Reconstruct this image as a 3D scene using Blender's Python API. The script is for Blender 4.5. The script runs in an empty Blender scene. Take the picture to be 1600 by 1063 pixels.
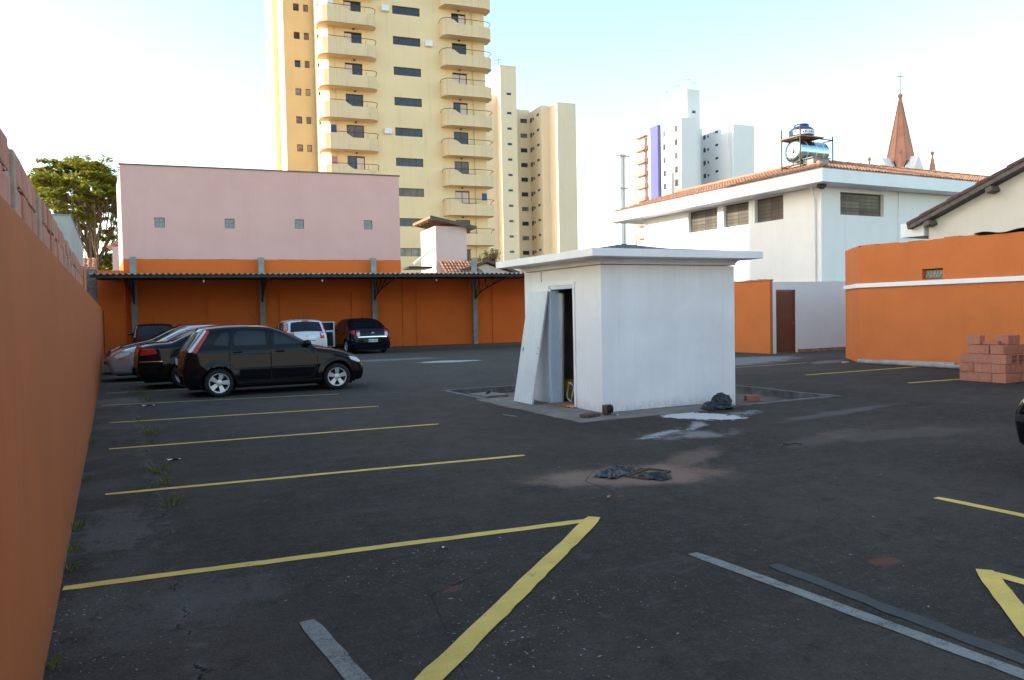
import bpy, bmesh, math, random
import numpy as np
from mathutils import Vector, Matrix
R_ = math.radians
random.seed(7)
C = bpy.context.scene.collection
SC = bpy.context.scene

# ------------------------------------------------------------------ camera, world, sun, exposure
cam_d = bpy.data.cameras.new('camera'); cam = bpy.data.objects.new('camera', cam_d); C.objects.link(cam)
CF, CPITCH, CROLL, CYAW = 1221.31, 0.0357663, -0.0206423, 0.4714956
F_ = Vector((math.sin(CYAW)*math.cos(CPITCH), math.cos(CYAW)*math.cos(CPITCH), -math.sin(CPITCH)))
RR = Vector((math.cos(CYAW), -math.sin(CYAW), 0)); UU = RR.cross(F_)
R2 = RR*math.cos(CROLL)+UU*math.sin(CROLL); U2 = -RR*math.sin(CROLL)+UU*math.cos(CROLL)
cam.matrix_world = Matrix(((R2.x, U2.x, -F_.x, 0), (R2.y, U2.y, -F_.y, 0), (R2.z, U2.z, -F_.z, 1.65), (0, 0, 0, 1)))
cam_d.sensor_width = 36; cam_d.lens = 36*CF/1600; cam_d.clip_start = 0.02; cam_d.clip_end = 4000
SC.camera = cam

SUN = Vector((-1, 0.40, 0.392)).normalized()
sun_el = math.asin(SUN.z); sun_az = math.atan2(SUN.x, SUN.y)
w = bpy.data.worlds.new('World'); SC.world = w; w.use_nodes = True
nt = w.node_tree; nt.nodes.clear()
sky = nt.nodes.new('ShaderNodeTexSky'); sky.sky_type = 'NISHITA'; sky.sun_disc = False
sky.sun_elevation = sun_el; sky.sun_rotation = sun_az
sky.air_density = 1.0; sky.dust_density = 0.8; sky.ozone_density = 1.0
hs = nt.nodes.new('ShaderNodeHueSaturation'); hs.inputs['Saturation'].default_value = 1.08
tint = nt.nodes.new('ShaderNodeMix'); tint.data_type = 'RGBA'; tint.blend_type = 'MULTIPLY'
tint.inputs[0].default_value = 1.0; tint.inputs[7].default_value = (1.0, 0.935, 0.80, 1)
bg = nt.nodes.new('ShaderNodeBackground'); bg.inputs['Strength'].default_value = 0.15
wo = nt.nodes.new('ShaderNodeOutputWorld')
nt.links.new(sky.outputs[0], hs.inputs['Color']); nt.links.new(hs.outputs[0], tint.inputs[6])
nt.links.new(tint.outputs[2], bg.inputs[0]); nt.links.new(bg.outputs[0], wo.inputs[0])
sl = bpy.data.lights.new('sun', 'SUN'); sl.energy = 2.3; sl.angle = R_(0.5); sl.color = (1.0, 0.93, 0.82)
so = bpy.data.objects.new('sun', sl); C.objects.link(so); so.rotation_euler = (-SUN).to_track_quat('-Z', 'Y').to_euler()
so.location = (0, 0, 60)
SC.view_settings.view_transform = 'Standard'; SC.view_settings.look = 'None'
SC.view_settings.gamma = 1; SC.view_settings.use_curve_mapping = False
SC.view_settings.exposure = 1.93

# ------------------------------------------------------------------ node helper and materials
class G:
    def __init__(s, name):
        s.m = bpy.data.materials.new(name); s.m.use_nodes = True
        s.t = s.m.node_tree; s.b = s.t.nodes['Principled BSDF']
        s.co = s.t.nodes.new('ShaderNodeTexCoord').outputs['Object']
    def put(s, sock, v):
        if isinstance(v, bpy.types.NodeSocket): s.t.links.new(v, sock)
        elif isinstance(v, (tuple, list)) and len(v) == 3 and sock.type == 'RGBA': sock.default_value = (*v, 1)
        else: sock.default_value = v
    def map(s, loc=(0,0,0), rot=(0,0,0), sc=(1,1,1), vec=None, typ='POINT'):
        n = s.t.nodes.new('ShaderNodeMapping'); n.vector_type = typ
        s.put(n.inputs[0], vec or s.co)
        n.inputs[1].default_value = loc; n.inputs[2].default_value = rot; n.inputs[3].default_value = sc
        return n.outputs[0]
    def noise(s, scale, detail=3, vec=None, rough=.55, dist=0):
        n = s.t.nodes.new('ShaderNodeTexNoise'); s.put(n.inputs['Vector'], vec or s.co)
        n.inputs['Scale'].default_value = scale; n.inputs['Detail'].default_value = detail
        n.inputs['Roughness'].default_value = rough; n.inputs['Distortion'].default_value = dist
        return n.outputs['Fac']
    def vor(s, scale, vec=None, out='Distance', rnd=1):
        n = s.t.nodes.new('ShaderNodeTexVoronoi'); s.put(n.inputs['Vector'], vec or s.co)
        n.inputs['Scale'].default_value = scale; n.inputs['Randomness'].default_value = rnd
        return n.outputs[out]
    def m1(s, op, a, b=0.0, c=0.0):
        n = s.t.nodes.new('ShaderNodeMath'); n.operation = op
        s.put(n.inputs[0], a); s.put(n.inputs[1], b); s.put(n.inputs[2], c); return n.outputs[0]
    def ramp(s, x, a, b, c=0.0, d=1.0, smooth=True):
        n = s.t.nodes.new('ShaderNodeMapRange'); n.interpolation_type = 'SMOOTHSTEP' if smooth else 'LINEAR'
        s.put(n.inputs[0], x)
        for i, v in enumerate((a, b, c, d)): n.inputs[i+1].default_value = v
        return n.outputs[0]
    def mix(s, f, a, b, bt='MIX'):
        n = s.t.nodes.new('ShaderNodeMix'); n.data_type = 'RGBA'; n.blend_type = bt
        s.put(n.inputs[0], f); s.put(n.inputs[6], a); s.put(n.inputs[7], b); return n.outputs[2]
    def xyz(s, vec=None):
        n = s.t.nodes.new('ShaderNodeSeparateXYZ'); s.put(n.inputs[0], vec or s.co); return n.outputs
    def length(s, vec):
        n = s.t.nodes.new('ShaderNodeVectorMath'); n.operation = 'LENGTH'; s.put(n.inputs[0], vec); return n.outputs['Value']
    def bump(s, h, strength=.3, dist=.01):
        n = s.t.nodes.new('ShaderNodeBump'); n.inputs['Strength'].default_value = strength
        n.inputs['Distance'].default_value = dist; s.put(n.inputs['Height'], h); s.put(s.b.inputs['Normal'], n.outputs[0])
    def set(s, **k):
        for a, v in k.items():
            a = {'col': 'Base Color', 'rough': 'Roughness', 'metal': 'Metallic', 'spec': 'Specular IOR Level', 'coat': 'Coat Weight',
                 'coatr': 'Coat Roughness', 'ior': 'IOR'}[a]
            s.put(s.b.inputs[a], v)
        return s

def k(c, f): return tuple(min(1, x*f) for x in c)
def plain(name, col, rough=.6, var=.12, scale=2.5, fine=45, bump=.15, metal=0, spec=.4, streak=0, coat=0, dist=.004):
    g = G(name)
    n1 = g.noise(scale, 4); n2 = g.noise(fine, 2)
    f = g.m1('ADD', g.m1('MULTIPLY', n1, .75), g.m1('MULTIPLY', n2, .25))
    c = g.mix(g.ramp(f, .3, .7), k(col, 1-var), k(col, 1+var))
    if streak:
        st = g.noise(1.0, 4, g.map(sc=(2.2, 2.2, .12)), .65)
        c = g.mix(g.ramp(st, .52, .75, 0, streak), c, k(col, .45))
    g.set(col=c, rough=rough, metal=metal, spec=spec, coat=coat)
    if bump: g.bump(n2, bump, dist)
    return g.m

# ------------------------------------------------------------------ mesh helper
class MB:
    def __init__(s): s.v = []; s.f = []; s.mi = []; s.cur = 0
    def add(s, vs, fs):
        b = len(s.v); s.v += [tuple(x) for x in vs]
        for f in fs: s.f.append(tuple(b+i for i in f)); s.mi.append(s.cur)
    def quad(s, a, b, c, d): s.add((a, b, c, d), ((0, 1, 2, 3),))
    def box(s, x0, x1, y0, y1, z0, z1, M=None):
        vs = [(x, y, z) for z in (z0, z1) for y in (y0, y1) for x in (x0, x1)]
        if M is not None: vs = [tuple(M @ Vector(p)) for p in vs]
        s.add(vs, ((0, 2, 3, 1), (4, 5, 7, 6), (0, 1, 5, 4), (1, 3, 7, 5), (3, 2, 6, 7), (2, 0, 4, 6))); return s
    def prism(s, poly, z0, z1, M=None):
        n = len(poly); vs = [(x, y, z0) for x, y in poly]+[(x, y, z1) for x, y in poly]
        if M is not None: vs = [tuple(M @ Vector(p)) for p in vs]
        s.add(vs, [tuple(range(n))[::-1], tuple(range(n, 2*n))]+[(i, (i+1) % n, n+(i+1) % n, n+i) for i in range(n)]); return s
    def tube(s, pts, r, n=8, r1=None, caps=True):
        pts = [Vector(p) for p in pts]; rings = []
        for i, p in enumerate(pts):
            t = (pts[min(i+1, len(pts)-1)]-pts[max(i-1, 0)]).normalized()
            a = t.cross(Vector((0, 0, 1)) if abs(t.z) < .9 else Vector((1, 0, 0))).normalized(); b = t.cross(a)
            q = r if r1 is None else r+(r1-r)*i/(len(pts)-1)
            rings.append([p+(a*math.cos(2*math.pi*j/n)+b*math.sin(2*math.pi*j/n))*q for j in range(n)])
        vs = [p for g_ in rings for p in g_]
        fs = [(i*n+j, i*n+(j+1) % n, (i+1)*n+(j+1) % n, (i+1)*n+j) for i in range(len(pts)-1) for j in range(n)]
        if caps: fs += [tuple(range(n))[::-1], tuple((len(pts)-1)*n+j for j in range(n))]
        s.add(vs, fs); return s
    def lathe(s, prof, n=24, o=(0, 0, 0), ax='z', closed=True):
        o = Vector(o); vs = []
        for r, h in prof:
            for j in range(n):
                a = 2*math.pi*j/n; c, d = r*math.cos(a), r*math.sin(a)
                vs.append(o+Vector({'z': (c, d, h), 'y': (c, h, d), 'x': (h, c, d)}[ax]))
        m = len(prof)
        fs = [(i*n+j, i*n+(j+1) % n, (i+1)*n+(j+1) % n, (i+1)*n+j) for i in range(m-1) for j in range(n)]
        if closed: fs += [tuple(range(n))[::-1], tuple((m-1)*n+j for j in range(n))]
        s.add(vs, fs); return s
    def grid(s, P):                                  # P: array (a, b, 3)
        a, b = len(P), len(P[0])
        s.add([tuple(q) for row in P for q in row], [(i*b+j, i*b+j+1, (i+1)*b+j+1, (i+1)*b+j) for i in range(a-1) for j in range(b-1)]); return s
    def panel(s, L, z0, z1, th, holes, M=None):      # wall panel: front in the plane y=0 facing -y, x 0..L, holes (x0,x1,z0,z1)
        us = sorted({0, L}|{h[i] for h in holes for i in (0, 1) if 0 < h[i] < L}); zs = sorted({z0, z1}|{h[i] for h in holes for i in (2, 3) if z0 < h[i] < z1})
        op = lambda i, j: i < 0 or j < 0 or i >= len(us)-1 or j >= len(zs)-1 or any(h[0]-1e-6 <= us[i] and us[i+1] <= h[1]+1e-6 and h[2]-1e-6 <= zs[j] and zs[j+1] <= h[3]+1e-6 for h in holes)
        def Q(*p):
            p = [Vector(q) for q in p]
            if M is not None: p = [M @ q for q in p]
            s.quad(*p)
        for i in range(len(us)-1):
            for j in range(len(zs)-1):
                if op(i, j): continue
                a, b, c, d = us[i], us[i+1], zs[j], zs[j+1]
                Q((a, 0, c), (b, 0, c), (b, 0, d), (a, 0, d)); Q((a, th, c), (a, th, d), (b, th, d), (b, th, c))
                if op(i-1, j): Q((a, 0, c), (a, 0, d), (a, th, d), (a, th, c))
                if op(i+1, j): Q((b, 0, c), (b, th, c), (b, th, d), (b, 0, d))
                if op(i, j-1): Q((a, 0, c), (a, th, c), (b, th, c), (b, 0, c))
                if op(i, j+1): Q((a, 0, d), (b, 0, d), (b, th, d), (a, th, d))
        return s
    def mesh(s, name, mats, smooth=False, merge=1e-5, bevel=0):
        me = bpy.data.meshes.new(name); me.from_pydata(s.v, [], s.f)
        mats = mats if isinstance(mats, (list, tuple)) else [mats]
        for m in mats: me.materials.append(m)
        me.polygons.foreach_set('material_index', s.mi)
        bm = bmesh.new(); bm.from_mesh(me)
        if merge: bmesh.ops.remove_doubles(bm, verts=bm.verts, dist=merge)
        bmesh.ops.recalc_face_normals(bm, faces=bm.faces)
        if bevel:
            es = [e for e in bm.edges if e.is_manifold and e.calc_face_angle(0) > .5]
            bmesh.ops.bevel(bm, geom=es, offset=bevel, segments=2, affect='EDGES', profile=.6)
        for f in bm.faces: f.smooth = bool(smooth)
        if smooth:
            for e in bm.edges:
                if e.is_manifold and e.calc_face_angle(0) > .7: e.smooth = False
        bm.to_mesh(me); bm.free(); return me
    def build(s, name, mats, parent=None, kind=None, **kw):
        return link(name, s.mesh(name, mats, **kw), parent, kind)

def link(name, me, parent=None, kind=None, loc=None):
    o = bpy.data.objects.new(name, me); C.objects.link(o)
    if parent: o.parent = parent
    if kind: o['kind'] = kind
    if loc: o.location = loc
    return o
def tag(o, label, cat, group=None):
    o['label'] = label; o['category'] = cat
    if group: o['group'] = group
    return o
def thing(name, label, cat, loc=(0, 0, 0), rz=0, group=None):
    o = bpy.data.objects.new(name, None); C.objects.link(o); o.empty_display_size = .2
    o.location = loc; o.rotation_euler = (0, 0, R_(rz)); return tag(o, label, cat, group)
def text_mesh(txt, size, name='lettering', ext=.001):
    cu = bpy.data.curves.new(name, 'FONT'); cu.body = txt; cu.size = size; cu.extrude = ext; cu.align_x = 'CENTER'; cu.align_y = 'CENTER'; cu.resolution_u = 2
    o = bpy.data.objects.new('t', cu); C.objects.link(o)
    bpy.context.view_layer.update()
    me = bpy.data.meshes.new_from_object(o.evaluated_get(bpy.context.evaluated_depsgraph_get())); me.name = name
    bpy.data.objects.remove(o); bpy.data.curves.remove(cu); return me

# ------------------------------------------------------------------ materials
ORANGE = (.51, .160, .055)
M = {}
def wallmat(name, col, rough, dirt, zs, z0=0.0):          # painted render: roller streaks, patches, rain runs, dirt splashed up from the ground
    g = G(name); z = g.xyz()[2]; n = g.noise(1.1, 5); fine = g.noise(55, 3, rough=.7)
    c = g.mix(g.ramp(n, .3, .7), k(col, .93), k(col, 1.05)); c = g.mix(g.ramp(g.noise(1, 3, g.map(sc=(9, 9, .25)), .6), .35, .7, 0, .5), c, k(col, .92))
    run = g.noise(1, 4, g.map(sc=(5, 5, .22)), .7); c = g.mix(g.ramp(run, .62, .85, 0, .28), c, dirt)
    d = g.m1('ADD', z, g.m1('MULTIPLY', g.m1('SUBTRACT', g.noise(5, 5, rough=.7), .5), zs*1.6)); c = g.mix(g.m1('MULTIPLY', g.ramp(d, z0+zs, z0-.02), g.ramp(g.noise(18, 4), .35, .65, .25, .8)), c, dirt)
    pa = g.m1('MULTIPLY', g.ramp(g.noise(.6, 2, g.map(loc=(5, 2, 1))), .60, .64), .35); c = g.mix(pa, c, k(col, 1.08))
    hair = g.noise(2.2, 6, g.map(loc=(1, 7, 3)), .7); c = g.mix(g.m1('MULTIPLY', g.m1('LESS_THAN', g.m1('ABSOLUTE', g.m1('SUBTRACT', hair, .5)), .0035), g.ramp(g.noise(.9, 2, g.map(loc=(3, 3, 8))), .62, .70, 0, .35)), c, k(dirt, .8))
    g.set(col=c, rough=rough, spec=.35); g.bump(g.m1('ADD', g.m1('MULTIPLY', fine, .5), g.m1('MULTIPLY', g.noise(9, 3), .8)), .35, .006); return g.m
M['hut_white'] = wallmat('hut_white_paint', (.86, .83, .82), .6, (.56, .53, .49), .20)
M['orange'] = wallmat('orange_paint', (.38, .092, .020), .7, (.20, .085, .04), .30)
M['orange2'] = plain('orange_paint_rough', (.56, .155, .038), .8, .06, 1.1, 25, .4, streak=.06, dist=.012)
M['white'] = plain('white_paint', (.81, .82, .83), .6, .03, 1.5, 50, .12, streak=.10)
M['orange3'] = plain('orange_paint_shaded_wall', (.76, .160, .022), .8, .06, 1.1, 25, .3, streak=.06)  # copy of the orange, raised in colour to offset the carport's shade
M['landing'] = plain('grubby_concrete', (.17, .15, .13), .9, .25, 3, 40, .5, streak=0)
M['white_house'] = plain('white_render', (.80, .79, .77), .7, .025, 1.2, 50, .1, streak=.06)
M['offwhite'] = plain('weathered_white', (.62, .65, .64), .55, .06, 3, 30, .1, streak=.25)
M['bluewhite'] = plain('bluish_white_enamel', (.58, .68, .80), .4, .05, 3, 30, .08, streak=.12)
M['concrete'] = plain('concrete', (.30, .29, .27), .85, .22, 4, 50, .4, streak=.3)
M['concrete_l'] = plain('light_concrete', (.42, .41, .38), .85, .14, 1.5, 40, .3, streak=.25)
M['concrete_d'] = plain('stained_concrete', (.13, .12, .115), .9, .4, 5, 45, .5, streak=.5)
M['rough_wall'] = plain('rough_grey_wall', (.20, .19, .20), .95, .45, 2.5, 9, .8, dist=.03)
M['mortar'] = plain('mortar', (.43, .29, .23), .95, .15, 12, 60, .6, dist=.01)
M['beam'] = plain('painted_steel_brown', (.045, .035, .030), .55, .3, 3, 40, .15)
M['fibro'] = plain('fibre_cement', (.33, .31, .28), .9, .25, 1.5, 30, .3, streak=.2)
M['tile'] = plain('clay_roof_tile', (.38, .19, .115), .85, .35, 6, 30, .4)
M['tile_d'] = plain('dark_clay_tile', (.10, .055, .05), .85, .35, 6, 30, .4)
M['timber_d'] = plain('dark_timber', (.12, .10, .09), .8, .3, 8, 40, .3)
M['beige'] = plain('beige_render', (.64, .59, .51), .75, .04, 1.2, 50, .15, streak=.08)
M['pinkwhite'] = plain('pink_white_render', (.72, .58, .53), .75, .03, 1.2, 50, .1)
M['brown_door'] = plain('brown_steel_door', (.17, .055, .030), .4, .1, 2, 40, .05)
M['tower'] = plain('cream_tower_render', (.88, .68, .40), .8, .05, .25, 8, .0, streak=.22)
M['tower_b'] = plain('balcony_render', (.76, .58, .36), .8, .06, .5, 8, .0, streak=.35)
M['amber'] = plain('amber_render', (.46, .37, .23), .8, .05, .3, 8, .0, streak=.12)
M['btower'] = plain('pale_cream_render', (.80, .66, .48), .8, .04, .15, 6, .0, streak=.10)
M['wtower'] = plain('white_tower_render', (.80, .79, .79), .8, .03, .15, 6, .0, streak=.08)
M['blue'] = plain('violet_blue_render', (.095, .105, .27), .7, .05, .3, 8, 0)
M['salmon'] = plain('salmon_render', (.50, .22, .19), .7, .06, .3, 8, 0)
M['frame_d'] = plain('dark_window_frame', (.055, .035, .030), .4, .1, 5, 30, 0)
M['rail'] = plain('brown_rail', (.08, .04, .03), .5, .2, 5, 30, 0)
M['black'] = plain('black_plastic', (.012, .012, .013), .45, .2, 5, 60, .05)
M['tyre'] = plain('tyre_rubber', (.018, .018, .018), .85, .25, 8, 80, .2)
M['under'] = plain('underbody_black', (.008, .008, .008), .8, .2, 5, 60, 0)
M['alloy'] = plain('silver_alloy', (.62, .63, .65), .35, .05, 8, 80, 0, metal=.55)
M['chrome'] = plain('chrome', (.75, .75, .76), .12, .02, 8, 80, 0, metal=1)
M['inox'] = plain('sky_tinted_steel', (.36, .54, .60), .22, .06, 2, 20, .03, metal=1)  # bluish sky reflection put into the steel's base colour
M['redlamp'] = plain('red_lamp_plastic', (.50, .010, .012), .12, .1, 9, 60, 0, coat=.6)
M['clearlamp'] = plain('clear_lamp_plastic', (.62, .60, .58), .10, .1, 20, 80, 0, coat=.8)
M['amberlamp'] = plain('amber_lamp_plastic', (.65, .16, .02), .15, .1, 9, 60, 0, coat=.6)
M['plate'] = plain('grey_plate', (.60, .61, .62), .5, .04, 9, 60, 0)
M['ink'] = plain('dark_ink', (.02, .02, .025), .6, .1, 9, 60, 0)
M['yellow_paint'] = None
M['yellow_plastic'] = plain('yellow_plastic', (.75, .42, .02), .4, .06, 5, 60, .05)
M['bag'] = plain('black_bin_bag', (.016, .017, .020), .34, .1, 9, 60, 0)
M['card'] = plain('cardboard', (.30, .17, .085), .85, .12, 6, 60, .2)
M['wood'] = plain('raw_timber', (.28, .17, .09), .8, .25, 7, 40, .3)
M['pink_cloth'] = plain('pink_cloth', (.62, .30, .27), .9, .1, 9, 60, .2)
M['rust'] = plain('rusty_metal', (.10, .055, .035), .8, .5, 12, 60, .4)
M['dirt'] = plain('brown_dirt', (.17, .125, .095), .95, .35, 2.5, 30, .8, dist=.03)
M['terrain'] = plain('dry_ground', (.16, .14, .10), .95, .3, .05, 2, .2)
M['blue_tank'] = plain('blue_tank_plastic', (.025, .05, .15), .35, .1, 5, 40, .02)
M['paper'] = plain('paper_scrap', (.75, .75, .74), .8, .05, 9, 60, .1)
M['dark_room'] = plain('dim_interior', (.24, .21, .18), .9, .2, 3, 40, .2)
M['copper'] = plain('pinkish_spire_tile', (.50, .22, .14), .7, .12, .8, 8, .0)
M['bark'] = plain('tree_bark', (.13, .095, .07), .9, .3, 4, 30, .4)
def glass(name, col, rough=.05, sp=.6):
    g = G(name); g.set(col=g.mix(g.ramp(g.noise(1.3, 2), .35, .65), k(col, .7), k(col, 1.3)), rough=rough, spec=sp, ior=1.5); return g.m
M['glass'] = glass('dark_glass', (.022, .024, .03))
M['glass2'] = glass('curtained_glass', (.16, .14, .13))
M['glass3'] = glass('warm_curtained_glass', (.10, .055, .045))
M['carglass'] = glass('tinted_car_glass', (.010, .014, .020), .02, .4)
M['louvre'] = glass('frosted_louvre_glass', (.125, .112, .09), .35)
M['glassblock'] = glass('glass_block', (.26, .29, .28), .25)
def paint(name, col, metal=0):
    g = G(name); f = g.noise(260, 1)
    g.set(col=g.mix(f, k(col, .9), k(col, 1.1)), rough=g.ramp(g.noise(3, 3), .3, .8, .03, .07), metal=metal, spec=.26, coat=0, coatr=.03); return g.m
M['car_black'] = paint('black_car_paint', (.004, .0045, .006))
M['car_navy'] = paint('navy_car_paint', (.006, .007, .013))
M['car_silver'] = paint('silver_car_paint', (.42, .43, .45), .45)
M['car_white'] = paint('white_silver_car_paint', (.62, .64, .68), .15)
M['car_maroon'] = paint('dark_maroon_car_paint', (.030, .008, .008))

def brickmat(nm='hollow_clay_brick', ca=(.38, .115, .070), cb=(.48, .185, .115)):
    g = G(nm)
    oi = g.t.nodes.new('ShaderNodeObjectInfo').outputs['Random']
    c = g.mix(oi, ca, cb); c = g.mix(g.ramp(g.noise(5, 4), .35, .7), c, (.40, .19, .13))
    wv = g.t.nodes.new('ShaderNodeTexWave'); wv.wave_type = 'BANDS'; wv.bands_direction = 'DIAGONAL'; wv.inputs['Scale'].default_value = 11
    g.put(wv.inputs['Vector'], g.map(sc=(1, 1, 0))); g.bump(wv.outputs['Fac'], .6, .008)
    g.set(col=c, rough=.9, spec=.2); return g.m
M['brick'] = brickmat(); M['brick2'] = brickmat('wall_brick', (.50, .19, .135), (.62, .29, .21))

def pinkmat():
    g = G('pink_wall_with_orange_base'); z = g.xyz()[2]; x = g.xyz()[0]
    base = g.mix(g.ramp(g.noise(.8, 5), .3, .7), (.72, .42, .375), (.76, .455, .405))
    st = g.noise(1.0, 4, g.map(sc=(2.2, 2.2, .1)), .65); base = g.mix(g.ramp(st,   .55, .85, 0, .18), base, (.36, .25, .24))
    edge = g.m1('ADD', g.m1('MULTIPLY', g.noise(1.1, 3), .10), g.m1('MULTIPLY', g.noise(7, 1), .03))
    f = g.ramp(g.m1('SUBTRACT', z, edge), 4.385, 4.395)
    orr = g.mix(g.noise(2, 3), (.70, .155, .028), (.77, .175, .033))
    f2 = g.ramp(g.m1('SUBTRACT', z, edge), 4.41, 4.43)                       # a line of bare plaster along the brush edge
    c = g.mix(f, orr, (.62, .50, .44)); c = g.mix(f2, c, base)
    g.set(col=c, rough=.85, spec=.3); g.bump(g.noise(30, 3), .3, .008); return g.m
M['pink'] = pinkmat()

def asphalt():
    g = G('worn_asphalt'); X, Y, Z = g.xyz(); GR = g.noise(48, 4, rough=.75)
    def spot(x, y, rx, ry, rot=0, a=1.0, b=.55, ns=2.5, na=.6, strength=1.0, gr=1.5):
        v = g.map(loc=(x, y, 0), rot=(0, 0, R_(rot)), sc=(rx, ry, 1), typ='TEXTURE')
        d = g.m1('ADD', g.length(v), g.m1('ADD', g.m1('MULTIPLY', g.m1('SUBTRACT', g.noise(ns, 6, rough=.65), .5), na*2.2), g.m1('MULTIPLY', g.m1('SUBTRACT', g.noise(28, 4, rough=.7), .5), na*1.1)))
        mk = g.ramp(d, a, b); return g.m1('MULTIPLY', g.ramp(g.m1('ADD', mk, g.m1('MULTIPLY', g.m1('SUBTRACT', GR, .5), gr)), .12 if gr < 1 else .18, .95 if gr < 1 else .88), g.m1('MULTIPLY', g.ramp(mk, 0, .2), strength))
    n0 = g.noise(.35, 4); n1 = g.noise(2.2, 5); n2 = g.noise(55, 3, rough=.7); n3 = g.noise(190, 2)
    c = g.mix(g.ramp(n0, .36, .64), (.042, .0330, .0255), (.070, .0545, .042))
    c = g.mix(g.ramp(n1, .40, .72, 0, .55), c, (.060, .044, .034))
    c = g.mix(g.ramp(g.noise(1.1, 5, g.map(loc=(7, 3, 0))), .56, .74, 0, .6), c, (.027, .0245, .0235))
    # lighter grey further away, pale concrete apron by the back wall
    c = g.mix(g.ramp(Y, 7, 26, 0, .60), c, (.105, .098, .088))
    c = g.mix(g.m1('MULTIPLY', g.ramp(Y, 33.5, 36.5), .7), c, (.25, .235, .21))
    # grey washed strip along the left wall
    wob = g.m1('MULTIPLY', g.m1('SUBTRACT', g.noise(.9, 5), .5), 1.3)
    c = g.mix(g.m1('MULTIPLY', g.ramp(g.m1('ADD', X, wob), .75, -.05, 0, .5), g.ramp(g.m1('ADD', g.m1('MULTIPLY', g.noise(1.4, 5, g.map(loc=(1, 9, 2))), .6), g.m1('MULTIPLY', GR, .4)), .48, .60)), c, (.13, .122, .112))
    c = g.mix(spot(.35, 4.9, .8, .6, 20, 1.1, .2, 3.5, 1.3, .5), c, (.125, .115, .105))
    c = g.mix(spot(-.05, 6.9, .4, 1.0, 0, 1.1, .2, 4, 1.3, .6), c, (.15, .14, .13))
    c = g.mix(spot(.0, 17.6, .7, 1.2, 0, 1.1, .3, 2, .9, .6), c, (.19, .175, .15))
    # aggregate grain
    n5 = g.noise(5.5, 6, rough=.72); c = g.mix(g.ramp(n5, .50, .70, 0, .6), c, (.085, .073, .063)); c = g.mix(g.ramp(n5, .47, .30, 0, .65), c, (.021, .0185, .0175))
    n4 = g.noise(17, 5, rough=.75); c = g.mix(g.ramp(n4, .50, .74, 0, .55), c, (.105, .096, .088)); c = g.mix(g.ramp(n4, .46, .28, 0, .6), c, (.024, .022, .021))
    c = g.mix(g.ramp(n2, .50, .78, 0, .5), c, (.15, .14, .13)); c = g.mix(g.ramp(n3, .48, .30, 0, .6), c, (.014, .013, .013))
    # long faint tyre-wash arcs
    arc = g.noise(1.2, 3, g.map(sc=(.5, 3.2, 1), rot=(0, 0, R_(8)))); c = g.mix(g.ramp(arc, .58, .78, 0, .28), c, (.11, .105, .10))
    # sand round the drain, powder by the hut, dust patches
    sand = (.25, .160, .118)
    c = g.mix(spot(4.55, 6.35, 1.35, .62, -18, 1.1, .30, 2.2, .40, .92, .55), c, sand)
    c = g.mix(spot(5.6, 6.75, 1.3, .35, 28, 1.0, .2, 2.2, .5, .50, .5), c, sand)
    c = g.mix(spot(7.9, 6.9, 1.6, .35, 15, 1.0, .2, 1.8, .6, .30), c, (.17, .14, .12))
    white = (.60, .60, .60)
    c = g.mix(spot(7.95, 9.32, .68, .40, -54, 1.0, .82, 5.5, .75, .95), c, white)
    c = g.mix(spot(8.75, 9.2, .5, .25, 20, 1.2, .0, 5, 1.2, .30), c, white)
    c = g.mix(spot(7.3, 8.6, .6, .16, 40, 1.1, .0, 4, 1.2, .45), c, white)
    c = g.mix(spot(6.45, 8.3, .8, .15, 22, 1.15, -.1, 5, 1.5, .5), c, white)
    c = g.mix(spot(6.7, 8.0, .9, .45, -10, 1.2, -.2, 3, 1.2, .28, .5), c, white)
    c = g.mix(spot(10.2, 24.9, 1.3, .6, -10, 1.0, .6, 2, .5, .8), c, (.50, .50, .49))
    c = g.mix(spot(9.0, 27.5, 2.6, .8, -6, 1.0, .3, 1.2, .6, .35), c, (.35, .35, .34))
    c = g.mix(spot(17.5, 18.2, 3.8, 1.6, 20, 1.0, .3, 1.2, .6, .62), c, (.30, .30, .30))
    c = g.mix(spot(18.6, 16.2, 1.6, .5, 20, 1.0, .3, 1.6, .6, .4), c, (.30, .29, .28))
    c = g.mix(spot(10.0, 8.4, 2.4, .25, 8, 1.0, .2, 2, .7, .25), c, (.26, .25, .24))
    c = g.mix(spot(8.9, 6.6, 2.2, .5, -12, 1.0, .2, 1.5, .7, .22), c, (.20, .16, .13))
    rust = (.20, .075, .04)
    for q in ((1.75, 4.3, .10, .07), (4.35, 3.35, .16, .10), (8.1, 7.1, .13, .1), (3.95, 5.7, .05, .04)):
        c = g.mix(spot(*q, 0, 1.1, .3, 8, .4, .55), c, rust)
    # white paint drips
    zone = g.m1('MULTIPLY', g.ramp(g.noise(.55, 3, g.map(loc=(2.2, 5, 0))), .42, .66), g.m1('MULTIPLY', g.ramp(Y, 9.0, 3.8, .1, 1), g.ramp(X, 3.6, 1.8, .15, 1)))
    sp = g.m1('SUBTRACT', g.noise(26, 2, g.map(sc=(1, 1, 0)), .6), g.m1('MULTIPLY', zone, .075)); c = g.mix(g.ramp(sp, .165, .150, 0, .0), c, (.4, .4, .4))
    sp2 = g.m1('ADD', g.noise(27, 2.5, g.map(loc=(3, 8, 0)), .7), g.m1('MULTIPLY', zone, .092)); c = g.mix(g.ramp(sp2, .715, .735, 0, .75), c, (.40, .38, .36))
    v2 = g.vor(9, out='Distance'); vc2 = g.t.nodes.new('ShaderNodeTexVoronoi'); g.put(vc2.inputs['Vector'], g.co); vc2.inputs['Scale'].default_value = 9
    r2 = g.xyz(vc2.outputs['Color'])[1]
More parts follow.
